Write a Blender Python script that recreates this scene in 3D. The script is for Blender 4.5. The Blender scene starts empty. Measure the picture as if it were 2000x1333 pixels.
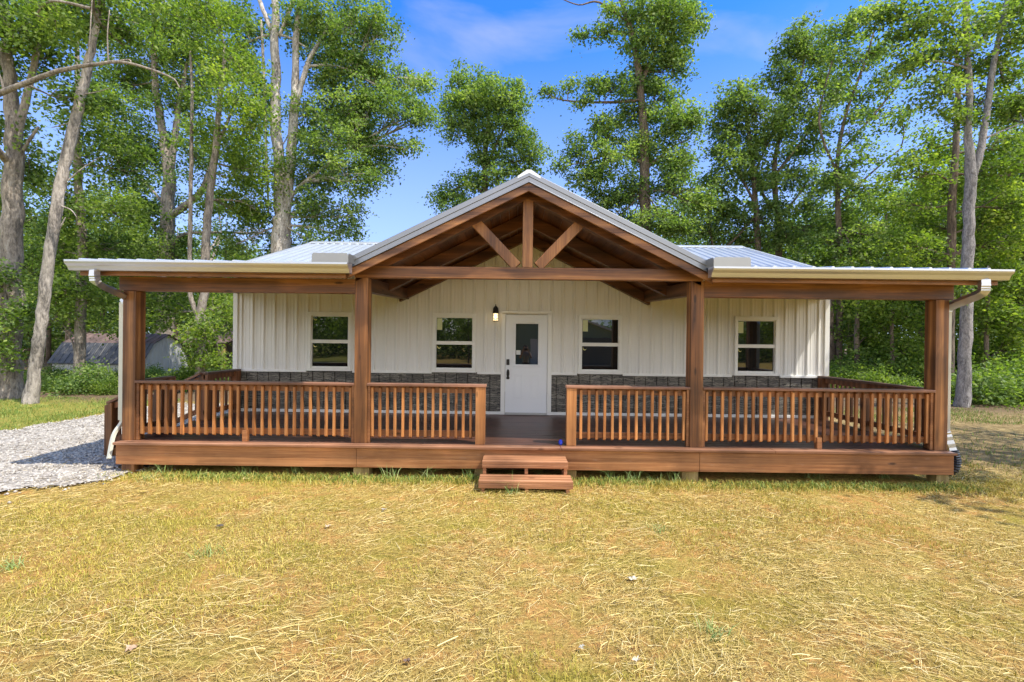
import bpy, math, random
import numpy as np
from mathutils import Vector, Matrix

R = math.radians
rng = np.random.default_rng(7)
random.seed(7)
scene = bpy.context.scene
col = scene.collection

# ------------------------------------------------------------------ camera
F, YAW, PIT, ROLL = 900.6, 0.0049, -0.003, 0.0116
CAM = np.array([-0.246, 0.0, 2.007])
_c, _s = math.cos(YAW), math.sin(YAW)
_fw = np.array([-_s * math.cos(PIT), _c * math.cos(PIT), math.sin(PIT)])
_rt = np.array([_c, _s, 0.0]); _up = np.cross(_rt, _fw)
_r2 = math.cos(ROLL) * _rt + math.sin(ROLL) * _up
_u2 = -math.sin(ROLL) * _rt + math.cos(ROLL) * _up
cd = bpy.data.cameras.new("camera"); cam = bpy.data.objects.new("camera", cd); col.objects.link(cam)
cd.sensor_width = 36.0; cd.lens = F / 2000 * 36; cd.clip_start = 0.05; cd.clip_end = 2000
cam.matrix_world = Matrix(((_r2[0], _u2[0], -_fw[0], CAM[0]), (_r2[1], _u2[1], -_fw[1], CAM[1]),
                           (_r2[2], _u2[2], -_fw[2], CAM[2]), (0, 0, 0, 1)))
scene.camera = cam


def at(px, py, Y):
    """the point at depth Y seen at pixel (px, py) of the photograph"""
    d = F * _fw + (px - 1000) * _r2 - (py - 666.5) * _u2
    return CAM + d * (Y / d[1])


def gx(px, Y, z=0.0):
    d = F * _fw + (px - 1000) * _r2
    return (CAM + d * (Y / d[1]))[0]


# ------------------------------------------------------------------ world and sun
SUN_DIR = Vector((0.53, -0.26, 1.0)).normalized()          # towards the sun
SUN_EL = math.asin(SUN_DIR.z)
SUN_ROT = math.atan2(SUN_DIR.x, SUN_DIR.y)
SKY_STRENGTH, SUN_STRENGTH, EXPOSURE = 0.15, 2.5, 1.36
w = bpy.data.worlds.new("World"); scene.world = w; w.use_nodes = True
nt = w.node_tree; nt.nodes.clear()
N = nt.nodes.new; L = nt.links.new
sky = N('ShaderNodeTexSky'); sky.sky_type = 'NISHITA'; sky.sun_disc = False
sky.sun_elevation = SUN_EL; sky.sun_rotation = SUN_ROT
sky.air_density = 1.0; sky.dust_density = 0.6; sky.ozone_density = 2.0
tc = N('ShaderNodeTexCoord'); mp = N('ShaderNodeMapping'); L(tc.outputs['Generated'], mp.inputs[0])
mp.inputs['Scale'].default_value = (1.3, 2.2, 4.0); mp.inputs['Rotation'].default_value = (0, 0, 0.5)
cn = N('ShaderNodeTexNoise'); cn.inputs['Scale'].default_value = 1.7; cn.inputs['Detail'].default_value = 7
cn.inputs['Roughness'].default_value = 0.52; cn.inputs['Distortion'].default_value = 0.35
L(mp.outputs[0], cn.inputs['Vector'])
cr = N('ShaderNodeValToRGB'); cr.color_ramp.elements[0].position = 0.47; cr.color_ramp.elements[1].position = 0.85
L(cn.outputs['Fac'], cr.inputs[0])
sep = N('ShaderNodeSeparateXYZ'); L(tc.outputs['Generated'], sep.inputs[0])
hz = N('ShaderNodeMapRange'); hz.inputs['From Min'].default_value = 0.05; hz.inputs['From Max'].default_value = 0.55
hz.inputs['To Min'].default_value = 0.75; hz.inputs['To Max'].default_value = 0.0
L(sep.outputs['Z'], hz.inputs[0])
mx0 = N('ShaderNodeMath'); mx0.operation = 'MAXIMUM'
mul = N('ShaderNodeMath'); mul.operation = 'MULTIPLY'; mul.inputs[1].default_value = 0.62
L(cr.outputs['Color'], mul.inputs[0]); L(mul.outputs[0], mx0.inputs[0])
hm = N('ShaderNodeMath'); hm.operation = 'MULTIPLY'; hm.inputs[1].default_value = 0.9
L(hz.outputs[0], hm.inputs[0]); L(hm.outputs[0], mx0.inputs[1])
hs = N('ShaderNodeHueSaturation'); hs.inputs['Saturation'].default_value = 1.2
L(sky.outputs[0], hs.inputs['Color'])
tn = N('ShaderNodeMix'); tn.data_type = 'RGBA'; tn.blend_type = 'MULTIPLY'; tn.inputs['Factor'].default_value = 1.0
L(hs.outputs[0], tn.inputs['A']); tn.inputs['B'].default_value = (0.25, 0.56, 0.88, 1)
cm = N('ShaderNodeMix'); cm.data_type = 'RGBA'; L(mx0.outputs[0], cm.inputs['Factor'])
L(tn.outputs['Result'], cm.inputs['A']); cm.inputs['B'].default_value = (2.35, 2.3, 3.0, 1)
# bright cloud bank added behind the camera, out of view, as porch fill light
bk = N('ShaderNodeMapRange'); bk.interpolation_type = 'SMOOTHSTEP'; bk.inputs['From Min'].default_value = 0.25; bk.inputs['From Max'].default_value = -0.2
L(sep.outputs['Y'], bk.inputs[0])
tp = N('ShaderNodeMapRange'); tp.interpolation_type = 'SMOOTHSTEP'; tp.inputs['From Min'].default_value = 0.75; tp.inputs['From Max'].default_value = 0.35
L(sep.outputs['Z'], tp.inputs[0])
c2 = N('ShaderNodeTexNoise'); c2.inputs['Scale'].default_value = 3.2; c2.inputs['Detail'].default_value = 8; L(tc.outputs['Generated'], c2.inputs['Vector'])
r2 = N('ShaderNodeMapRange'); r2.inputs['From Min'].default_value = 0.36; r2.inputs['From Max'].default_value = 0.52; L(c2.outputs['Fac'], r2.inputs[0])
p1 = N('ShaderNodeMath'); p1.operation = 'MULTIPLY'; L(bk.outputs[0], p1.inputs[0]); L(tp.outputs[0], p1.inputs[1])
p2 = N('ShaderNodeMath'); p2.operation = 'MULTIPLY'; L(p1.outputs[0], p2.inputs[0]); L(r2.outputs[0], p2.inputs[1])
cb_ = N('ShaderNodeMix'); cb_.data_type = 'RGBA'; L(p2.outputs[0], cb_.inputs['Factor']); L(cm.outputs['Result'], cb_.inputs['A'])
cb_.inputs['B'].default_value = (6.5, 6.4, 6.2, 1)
bg = N('ShaderNodeBackground'); bg.inputs['Strength'].default_value = SKY_STRENGTH
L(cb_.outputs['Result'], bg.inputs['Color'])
wo = N('ShaderNodeOutputWorld'); L(bg.outputs[0], wo.inputs[0])
sd = bpy.data.lights.new("sun", 'SUN'); sd.energy = SUN_STRENGTH; sd.angle = R(0.53); sd.color = (1.0, 0.95, 0.86)
sun = bpy.data.objects.new("sun", sd); col.objects.link(sun)
sun.rotation_euler = SUN_DIR.to_track_quat('Z', 'Y').to_euler(); sun.location = (30, -10, 60)
vs = scene.view_settings; vs.view_transform = 'Standard'; vs.look = 'None'; vs.exposure = EXPOSURE; vs.gamma = 1
vs.use_curve_mapping = False
cy = scene.cycles
cy.max_bounces = 7; cy.diffuse_bounces = 4; cy.glossy_bounces = 3; cy.transmission_bounces = 4
cy.transparent_max_bounces = 6; cy.sample_clamp_indirect = 6.0; cy.caustics_reflective = False; cy.caustics_refractive = False


# ------------------------------------------------------------------ object helpers
def link(o, parent=None):
    col.objects.link(o)
    if parent is not None:
        o.parent = parent
    return o


def tag(o, label=None, cat=None, group=None, kind=None):
    for k, v in (('label', label), ('category', cat), ('group', group), ('kind', kind)):
        if v:
            o[k] = v
    return o


def empty(name, loc=(0, 0, 0), label=None, cat=None, group=None):
    o = bpy.data.objects.new(name, None); o.location = loc; o.empty_display_size = 0.2
    link(o); return tag(o, label, cat, group)


def copy_tree(o, parent=None):
    c = o.copy(); col.objects.link(c)
    if parent is not None:
        c.parent = parent
    for ch in list(o.children):
        copy_tree(ch, c)
    return c


class MB:
    def __init__(self):
        self.v = []; self.f = []

    def box(self, x0, x1, y0, y1, z0, z1):
        return self.hexa([(x0, y0, z0), (x1, y0, z0), (x1, y1, z0), (x0, y1, z0),
                          (x0, y0, z1), (x1, y0, z1), (x1, y1, z1), (x0, y1, z1)])

    def hexa(self, p):
        n = len(self.v); self.v += [tuple(q) for q in p]
        for f in ((0, 3, 2, 1), (4, 5, 6, 7), (0, 1, 5, 4), (1, 2, 6, 5), (2, 3, 7, 6), (3, 0, 4, 7)):
            self.f.append(tuple(n + i for i in f))
        return self

    def bar(self, a, b, wd, ht, up=(0, 0, 1)):
        """a square-section bar from a to b: wd across, ht along up"""
        a = Vector(a); b = Vector(b); d = (b - a).normalized(); u = Vector(up)
        s = d.cross(u).normalized(); u = s.cross(d).normalized()
        s *= wd / 2; u *= ht / 2
        return self.hexa([a - s - u, a + s - u, b + s - u, b - s - u, a - s + u, a + s + u, b + s + u, b - s + u])

    def prism(self, poly, axis, a, b):
        """extrude a closed polygon along an axis; poly gives the two other coordinates in order"""
        n = len(self.v); k = len(poly)

        def P(q, t):
            return {'x': (t, q[0], q[1]), 'y': (q[0], t, q[1]), 'z': (q[0], q[1], t)}[axis]
        self.v += [P(q, a) for q in poly] + [P(q, b) for q in poly]
        self.f.append(tuple(n + i for i in range(k))[::-1]); self.f.append(tuple(n + k + i for i in range(k)))
        for i in range(k):
            j = (i + 1) % k
            self.f.append((n + i, n + j, n + k + j, n + k + i))
        return self

    def quad(self, a, b, c, d):
        n = len(self.v); self.v += [tuple(a), tuple(b), tuple(c), tuple(d)]; self.f.append((n, n + 1, n + 2, n + 3)); return self

    def tube(self, pts, rad, n=10, rough=0.0, cap=True, flat=None):
        pts = [Vector(p) for p in pts]; base = len(self.v); k = len(pts)
        ref = Vector((0.3, 1, 0.1)).normalized()
        for i, p in enumerate(pts):
            d = (pts[min(i + 1, k - 1)] - pts[max(i - 1, 0)]).normalized()
            s = d.cross(ref)
            if s.length < 1e-3:
                s = d.cross(Vector((1, 0, 0)))
            s.normalize(); u = s.cross(d)
            r = rad[i] if hasattr(rad, '__len__') else rad
            for j in range(n):
                t = 2 * math.pi * j / n
                rr = r * (1 + rough * (random.random() - 0.5) * 2)
                cs, sn = math.cos(t), math.sin(t)
                if flat:      # rounded rectangle section
                    m = max(abs(cs) , abs(sn)); cs, sn = cs / m * flat[0], sn / m * flat[1]
                self.v.append(tuple(p + (s * cs + u * sn) * rr))
        for i in range(k - 1):
            for j in range(n):
                a = base + i * n + j; b = base + i * n + (j + 1) % n
                self.f.append((a, b, b + n, a + n))
        if cap:
            self.f.append(tuple(base + j for j in range(n))[::-1])
            self.f.append(tuple(base + (k - 1) * n + j for j in range(n)))
        return self

    def build(self, name, mat, parent=None, bevel=0.0, smooth=False, origin=None):
        me = bpy.data.meshes.new(name)
        vv = self.v
        if origin is not None:
            vv = [(a - origin[0], b - origin[1], c - origin[2]) for a, b, c in vv]
        me.from_pydata(vv, [], self.f); me.update()
        if mat is not None:
            me.materials.append(mat)
        o = bpy.data.objects.new(name, me); link(o, parent)
        if origin is not None:
            o.location = origin
        if smooth:
            me.polygons.foreach_set('use_smooth', [True] * len(me.polygons))
        if bevel:
            m = o.modifiers.new('bevel', 'BEVEL'); m.width = bevel; m.segments = 2; m.limit_method = 'ANGLE'
            m.angle_limit = R(40)
        return o


def mesh_np(name, verts, quads, mat, parent=None, tint=None, tris=False):
    """a mesh from arrays, with an optional per-face value"""
    k = 3 if tris else 4
    me = bpy.data.meshes.new(name); nf = len(quads)
    me.vertices.add(len(verts)); me.vertices.foreach_set('co', np.ascontiguousarray(verts, np.float32).ravel())
    me.loops.add(nf * k); me.loops.foreach_set('vertex_index', np.ascontiguousarray(quads, np.int32).ravel())
    me.polygons.add(nf); me.polygons.foreach_set('loop_start', np.arange(nf, dtype=np.int32) * k)
    me.polygons.foreach_set('loop_total', np.full(nf, k, np.int32))
    me.update(calc_edges=True)
    if tint is not None:
        a = me.attributes.new('tint', 'FLOAT', 'FACE'); a.data.foreach_set('value', np.ascontiguousarray(tint, np.float32))
    me.materials.append(mat)
    o = bpy.data.objects.new(name, me); link(o, parent); return o


def vnoise(x, y, scale, seed=0):
    """smooth value noise in 0..1"""
    g = np.random.default_rng(seed).random((64, 64))
    x = np.asarray(x) * scale + 1000; y = np.asarray(y) * scale + 1000
    xi = np.floor(x).astype(int); yi = np.floor(y).astype(int); fx = x - xi; fy = y - yi
    fx = fx * fx * (3 - 2 * fx); fy = fy * fy * (3 - 2 * fy)
    a = g[xi % 64, yi % 64]; b = g[(xi + 1) % 64, yi % 64]; c = g[xi % 64, (yi + 1) % 64]; d = g[(xi + 1) % 64, (yi + 1) % 64]
    return (a * (1 - fx) + b * fx) * (1 - fy) + (c * (1 - fx) + d * fx) * fy


# ------------------------------------------------------------------ materials
def mat(name):
    m = bpy.data.materials.new(name); m.use_nodes = True
    t = m.node_tree; b = t.nodes['Principled BSDF']
    return m, t, b


def ramp(t, fac, stops):
    r = t.nodes.new('ShaderNodeValToRGB'); e = r.color_ramp.elements
    while len(e) > 2:
        e.remove(e[-1])
    e[0].position, e[0].color = stops[0][0], (*stops[0][1], 1)
    e[1].position, e[1].color = stops[-1][0], (*stops[-1][1], 1)
    for p, c in stops[1:-1]:
        q = e.new(p); q.color = (*c, 1)
    t.links.new(fac, r.inputs[0]); return r.outputs['Color']


def coords(t, scale, loc=(0, 0, 0), rand=False, kind='Object'):
    tc = t.nodes.new('ShaderNodeTexCoord'); mp = t.nodes.new('ShaderNodeMapping')
    mp.inputs['Scale'].default_value = scale; mp.inputs['Location'].default_value = loc
    src = tc.outputs[kind]
    if rand:
        oi = t.nodes.new('ShaderNodeObjectInfo'); ad = t.nodes.new('ShaderNodeVectorMath'); ad.operation = 'MULTIPLY_ADD'
        cb = t.nodes.new('ShaderNodeCombineXYZ')
        for i in range(3):
            t.links.new(oi.outputs['Random'], cb.inputs[i])
        t.links.new(cb.outputs[0], ad.inputs[0]); ad.inputs[1].default_value = (17, 23, 31); t.links.new(src, ad.inputs[2])
        src = ad.outputs[0]
    t.links.new(src, mp.inputs[0]); return mp.outputs[0]


def noise(t, vec, scale, detail=4, rough=0.55, dist=0.0):
    n = t.nodes.new('ShaderNodeTexNoise'); n.inputs['Scale'].default_value = scale; n.inputs['Detail'].default_value = detail
    n.inputs['Roughness'].default_value = rough; n.inputs['Distortion'].default_value = dist
    t.links.new(vec, n.inputs['Vector']); return n.outputs['Fac']


def mixc(t, fac, a, b, blend='MIX'):
    m = t.nodes.new('ShaderNodeMix'); m.data_type = 'RGBA'; m.blend_type = blend
    for s, v in (('Factor', fac), ('A', a), ('B', b)):
        if isinstance(v, (int, float)):
            m.inputs[s].default_value = v
        elif isinstance(v, tuple):
            m.inputs[s].default_value = (*v, 1)
        else:
            t.links.new(v, m.inputs[s])
    return m.outputs['Result']


def math_(t, op, a, b=None):
    m = t.nodes.new('ShaderNodeMath'); m.operation = op
    for i, v in enumerate((a, b)):
        if v is None:
            continue
        if isinstance(v, (int, float)):
            m.inputs[i].default_value = v
        else:
            t.links.new(v, m.inputs[i])
    return m.outputs[0]


def bump(t, b, h, strength=0.3, dist=0.02):
    n = t.nodes.new('ShaderNodeBump'); n.inputs['Strength'].default_value = strength; n.inputs['Distance'].default_value = dist
    t.links.new(h, n.inputs['Height']); t.links.new(n.outputs[0], b.inputs['Normal'])


def wood(name, axis, dark, mid, light, rough=0.5, rand=False, wear=0.0):
    m, t, b = mat(name)
    sc = {'x': (0.35, 9, 9), 'y': (9, 0.35, 9), 'z': (9, 9, 0.35)}[axis]
    v = coords(t, sc, rand=rand)
    n1 = noise(t, v, 2.2, 6, 0.6, 1.2)
    sc2 = {'x': (0.8, 60, 60), 'y': (60, 0.8, 60), 'z': (60, 60, 0.8)}[axis]
    n2 = noise(t, coords(t, sc2, rand=rand), 1.0, 3, 0.6)
    wv = t.nodes.new('ShaderNodeTexWave'); wv.wave_type = 'RINGS'; wv.rings_direction = axis.upper()
    wv.inputs['Scale'].default_value = 1.1; wv.inputs['Distortion'].default_value = 5.5; wv.inputs['Detail'].default_value = 3
    wv.inputs['Detail Scale'].default_value = 0.6
    t.links.new(coords(t, tuple(0.12 if s < 1 else 2.6 for s in sc), (0.3, 0.2, 0.1), rand=rand), wv.inputs['Vector'])
    g = math_(t, 'MULTIPLY', n1, 0.55); g = math_(t, 'ADD', g, math_(t, 'MULTIPLY', n2, 0.25))
    g = math_(t, 'ADD', g, math_(t, 'MULTIPLY', wv.outputs['Fac'], 0.2))
    c = ramp(t, g, [(0.32, dark), (0.5, mid), (0.7, light)])
    big = noise(t, coords(t, (1, 1, 1), rand=rand), 1.3, 3)
    c = mixc(t, 1.0, c, ramp(t, big, [(0.3, (0.58, 0.56, 0.55)), (0.5, (0.95, 0.94, 0.93)), (0.68, (1.25, 1.22, 1.2))]), 'MULTIPLY')
    vo = t.nodes.new('ShaderNodeTexVoronoi'); vo.inputs['Scale'].default_value = 1.0
    t.links.new(coords(t, {'x': (1.6, 5, 5), 'y': (5, 1.6, 5), 'z': (5, 5, 1.6)}[axis], (.4, .7, .2), rand=rand), vo.inputs['Vector'])
    c = mixc(t, 1.0, c, ramp(t, vo.outputs['Distance'], [(0.07, (0.3, 0.27, 0.25)), (0.13, (1, 1, 1))]), 'MULTIPLY')
    if rand:
        oi = t.nodes.new('ShaderNodeObjectInfo')
        c = mixc(t, 1.0, c, ramp(t, oi.outputs['Random'], [(0, (0.8, 0.78, 0.76)), (1, (1.22, 1.2, 1.15))]), 'MULTIPLY')
    if wear:
        ws = noise(t, coords(t, {'x': (2, 9, 9), 'y': (9, 2, 9), 'z': (9, 9, 2)}[axis]), 2.0, 8, 0.7)
        f = ramp(t, ws, [(0.6, (0, 0, 0)), (0.78, (wear, wear, wear))])
        c = mixc(t, f, c, (0.42, 0.27, 0.2))
    t.links.new(c, b.inputs['Base Color']); b.inputs['Roughness'].default_value = rough
    bump(t, b, g, 0.35, 0.004); return m


D_, M_, L_ = (0.075, 0.027, 0.009), (0.205, 0.08, 0.023), (0.42, 0.19, 0.06)
WX = wood('stained_wood_x', 'x', D_, M_, L_, wear=0.12)
WY = wood('stained_wood_y', 'y', D_, M_, L_)
WZ = wood('stained_wood_z', 'z', D_, M_, L_)
WSK = wood('skirt_wood', 'x', (0.13, 0.048, 0.017), (0.3, 0.117, 0.037), (0.52, 0.24, 0.09), rough=0.55, wear=0.6)
WBAL = wood('baluster_wood', 'z', (0.19, 0.072, 0.021), (0.37, 0.15, 0.043), (0.55, 0.26, 0.09), rand=True)
WRAIL = wood('rail_wood', 'x', (0.13, 0.05, 0.019), (0.26, 0.105, 0.038), (0.42, 0.19, 0.075), rough=0.45)
WCAP = wood('rail_cap_wood', 'x', (0.14, 0.06, 0.032), (0.25, 0.118, 0.07), (0.4, 0.21, 0.13), rough=0.4)
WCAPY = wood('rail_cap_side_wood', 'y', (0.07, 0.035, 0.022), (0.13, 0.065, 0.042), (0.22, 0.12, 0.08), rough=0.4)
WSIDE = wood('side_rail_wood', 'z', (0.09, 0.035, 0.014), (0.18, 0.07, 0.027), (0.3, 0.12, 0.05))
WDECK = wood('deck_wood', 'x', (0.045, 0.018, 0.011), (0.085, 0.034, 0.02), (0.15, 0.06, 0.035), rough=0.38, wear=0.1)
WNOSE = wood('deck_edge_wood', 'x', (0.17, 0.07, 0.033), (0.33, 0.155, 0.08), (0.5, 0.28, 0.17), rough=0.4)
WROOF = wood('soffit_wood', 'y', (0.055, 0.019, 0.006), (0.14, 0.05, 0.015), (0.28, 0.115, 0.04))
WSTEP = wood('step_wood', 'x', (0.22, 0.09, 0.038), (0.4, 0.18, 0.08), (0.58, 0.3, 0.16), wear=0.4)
WRAW = wood('raw_post_wood', 'z', (0.2, 0.14, 0.05), (0.33, 0.24, 0.085), (0.45, 0.35, 0.15))


def painted(name, c, rough=0.4, var=0.06, scale=1.5, metallic=0.0):
    m, t, b = mat(name)
    n = noise(t, coords(t, (1, 1, 0.5)), scale, 5)
    lo = tuple(x * (1 - var) for x in c); hi = tuple(min(1, x * (1 + var)) for x in c)
    t.links.new(ramp(t, n, [(0.3, lo), (0.7, hi)]), b.inputs['Base Color'])
    b.inputs['Roughness'].default_value = rough; b.inputs['Metallic'].default_value = metallic; return m


SIDING = painted('siding_paint', (0.77, 0.75, 0.7), 0.42, 0.04)
TRIM = painted('trim_paint', (0.82, 0.81, 0.76), 0.4, 0.03)
DOORW = painted('door_paint', (0.80, 0.81, 0.82), 0.38, 0.02)
DSPOUT = painted('downspout_paint', (0.58, 0.56, 0.45), 0.4, 0.05)
BLACK = painted('black_metal', (0.012, 0.011, 0.011), 0.4, 0.2)
PLASTIC = painted('black_plastic', (0.018, 0.018, 0.02), 0.45, 0.2)
BLUE = painted('blue_foil', (0.015, 0.04, 0.4), 0.3, 0.1)
YEL = painted('sticker_yellow', (0.75, 0.68, 0.25), 0.5, 0.05)
PALE = painted('sticker_paper', (0.62, 0.66, 0.38), 0.6, 0.05)
ALU = painted('threshold_metal', (0.42, 0.41, 0.38), 0.4, 0.1)
DARK = painted('dark_interior', (0.02, 0.02, 0.02), 0.9, 0.1)
GALV = painted('galvanised_roof', (0.66, 0.68, 0.7), 0.33, 0.05, metallic=0.55)
GUTM = painted('gutter_metal', (0.56, 0.57, 0.6), 0.3, 0.04, metallic=0.88)
SPLASHM = painted('splash_metal', (0.33, 0.32, 0.3), 0.32, 0.06, metallic=0.9)
RAKEM = painted('rake_metal', (0.24, 0.245, 0.26), 0.3, 0.04, metallic=0.92)
OLDMETAL = painted('old_roof_metal', (0.055, 0.056, 0.058), 0.5, 0.35, 3)
RUST = painted('rusty_roof_metal', (0.14, 0.09, 0.075), 0.6, 0.5, 3)
SHEDW = painted('shed_paint', (0.42, 0.42, 0.38), 0.5, 0.12, 3)
GREENM = painted('green_metal', (0.28, 0.36, 0.26), 0.45, 0.05)


def glass_mat():
    m, t, b = mat('window_glass')
    b.inputs['Base Color'].default_value = (0.012, 0.013, 0.013, 1); b.inputs['Roughness'].default_value = 0.015
    b.inputs['IOR'].default_value = 1.95
    n = noise(t, coords(t, (1, 1, 1)), 1.4, 2); bump(t, b, n, 0.06, 0.02); return m


GLASS = glass_mat()


def lamp_glass():
    m, t, b = mat('lamp_glass')
    b.inputs['Base Color'].default_value = (0.9, 0.85, 0.7, 1); b.inputs['Roughness'].default_value = 0.3
    b.inputs['Emission Color'].default_value = (1.0, 0.72, 0.36, 1); b.inputs['Emission Strength'].default_value = 0.7
    return m


LAMPG = lamp_glass()


def bulb_mat():
    m, t, b = mat('bulb'); b.inputs['Emission Color'].default_value = (1.0, 0.8, 0.5, 1)
    b.inputs['Emission Strength'].default_value = 7; return m


BULB = bulb_mat()


def stone_mat():
    m, t, b = mat('stone_panel')
    tc = coords(t, (1, 1, 1))
    br = t.nodes.new('ShaderNodeTexBrick')
    sp = t.nodes.new('ShaderNodeSeparateXYZ'); t.links.new(tc, sp.inputs[0])
    cb = t.nodes.new('ShaderNodeCombineXYZ')
    dn = noise(t, tc, 9, 3)
    t.links.new(math_(t, 'ADD', sp.outputs['X'], math_(t, 'MULTIPLY', dn, 0.3)), cb.inputs[0])
    t.links.new(math_(t, 'ADD', sp.outputs['Z'], math_(t, 'MULTIPLY', noise(t, coords(t, (1, 1, 1.3), (5, 2, 1)), 5, 3), 0.16)), cb.inputs[1])
    t.links.new(cb.outputs[0], br.inputs['Vector'])
    br.inputs['Scale'].default_value = 1.0; br.inputs['Brick Width'].default_value = 0.31; br.inputs['Row Height'].default_value = 0.047
    br.inputs['Mortar Size'].default_value = 0.005; br.inputs['Mortar Smooth'].default_value = 0.3
    br.inputs['Color1'].default_value = (0.10, 0.09, 0.075, 1); br.inputs['Color2'].default_value = (0.27, 0.245, 0.2, 1)
    br.inputs['Mortar'].default_value = (0.02, 0.02, 0.02, 1); br.offset_frequency = 2; br.offset = 0.37
    n = noise(t, coords(t, (1, 1, 3)), 14, 6, 0.7)
    c = mixc(t, 1.0, br.outputs['Color'], ramp(t, n, [(0.32, (0.42, 0.42, 0.42)), (0.6, (1.0, 1.0, 1.0)), (0.75, (1.9, 1.85, 1.75))]), 'MULTIPLY')
    t.links.new(c, b.inputs['Base Color']); b.inputs['Roughness'].default_value = 0.55
    h = math_(t, 'SUBTRACT', n, br.outputs['Fac']); bump(t, b, h, 0.6, 0.012); return m


STONE = stone_mat()


def leaf_mat(name, c0, c1, c2, trans=0.48):
    m = bpy.data.materials.new(name); m.use_nodes = True; t = m.node_tree; t.nodes.clear()
    at_ = t.nodes.new('ShaderNodeAttribute'); at_.attribute_name = 'tint'
    c = ramp(t, at_.outputs['Fac'], [(0, c0), (0.55, c1), (1, c2)])
    b = t.nodes.new('ShaderNodeBsdfPrincipled'); t.links.new(c, b.inputs['Base Color'])
    b.inputs['Roughness'].default_value = 0.55; b.inputs['Specular IOR Level'].default_value = 0.3
    tr = t.nodes.new('ShaderNodeBsdfTranslucent')
    ct = mixc(t, 1.0, c, (1.45, 1.58, 0.5), 'MULTIPLY'); t.links.new(ct, tr.inputs['Color'])
    mx = t.nodes.new('ShaderNodeMixShader'); mx.inputs[0].default_value = trans
    t.links.new(b.outputs[0], mx.inputs[1]); t.links.new(tr.outputs[0], mx.inputs[2])
    o = t.nodes.new('ShaderNodeOutputMaterial'); t.links.new(mx.outputs[0], o.inputs[0]); return m


LEAF = {
    'oak': leaf_mat('oak_leaves', (0.05, 0.085, 0.022), (0.18, 0.265, 0.062), (0.36, 0.43, 0.12)),
    'pale': leaf_mat('pale_leaves', (0.075, 0.13, 0.04), (0.2, 0.29, 0.085), (0.37, 0.44, 0.15)),
    'dull': leaf_mat('dull_leaves', (0.08, 0.125, 0.045), (0.185, 0.265, 0.085), (0.32, 0.39, 0.13)),
    'lime': leaf_mat('lime_leaves', (0.085, 0.14, 0.028), (0.2, 0.285, 0.055), (0.38, 0.44, 0.1), 0.52),
}


def bark_mat(name, lo, mid, hi, vs_=0.25, rough_scale=7):
    m, t, b = mat(name)
    v = coords(t, (1, 1, vs_)); n = noise(t, v, rough_scale, 8, 0.68, 0.6)
    n2 = noise(t, coords(t, (1, 1, 0.6)), 1.6, 4)
    nf = noise(t, coords(t, (1, 1, 0.35)), rough_scale * 3.6, 6, 0.72, 0.3)
    n = math_(t, 'ADD', math_(t, 'MULTIPLY', n, 0.55), math_(t, 'MULTIPLY', nf, 0.45))
    c = ramp(t, n, [(0.41, lo), (0.5, mid), (0.6, hi)])
    c = mixc(t, 1.0, c, ramp(t, n2, [(0.3, (0.72, 0.72, 0.7)), (0.7, (1.15, 1.12, 1.1))]), 'MULTIPLY')
    t.links.new(c, b.inputs['Base Color']); b.inputs['Roughness'].default_value = 0.9
    bump(t, b, n, 1.0, 0.09); return m


BARK = {
    'grey': bark_mat('grey_bark', (0.12, 0.1, 0.08), (0.3, 0.25, 0.2), (0.47, 0.41, 0.34)),
    'pale': bark_mat('pale_bark', (0.22, 0.185, 0.15), (0.54, 0.48, 0.42), (0.76, 0.7, 0.63)),
    'dead': bark_mat('peeling_bark', (0.11, 0.095, 0.08), (0.36, 0.315, 0.265), (0.58, 0.51, 0.43), 0.18, 5),
    'brown': bark_mat('brown_bark', (0.07, 0.05, 0.035), (0.17, 0.125, 0.09), (0.28, 0.22, 0.16)),
    'cool': bark_mat('cool_grey_bark', (0.13, 0.12, 0.115), (0.29, 0.27, 0.26), (0.46, 0.43, 0.41), 0.35, 10),
}

# ------------------------------------------------------------------ ground
def hgt(x, y):
    x = np.asarray(x, float); y = np.asarray(y, float)
    h = 0.05 * (vnoise(x, y, 0.5, 3) - 0.5) + 0.03 * (vnoise(x, y, 1.7, 4) - 0.5) + 0.014 * (vnoise(x, y, 6, 5) - 0.5)
    return h - 0.01


def axis_vals(lo, hi, fine_lo, fine_hi, step):
    a = list(np.arange(fine_lo, fine_hi + 1e-6, step))
    s = step; v = a[-1]
    while v < hi:
        s *= 1.25; v += s; a.append(v)
    s = step; v = a[0]; pre = []
    while v > lo:
        s *= 1.25; v -= s; pre.append(v)
    return np.array(pre[::-1] + a)


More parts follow.
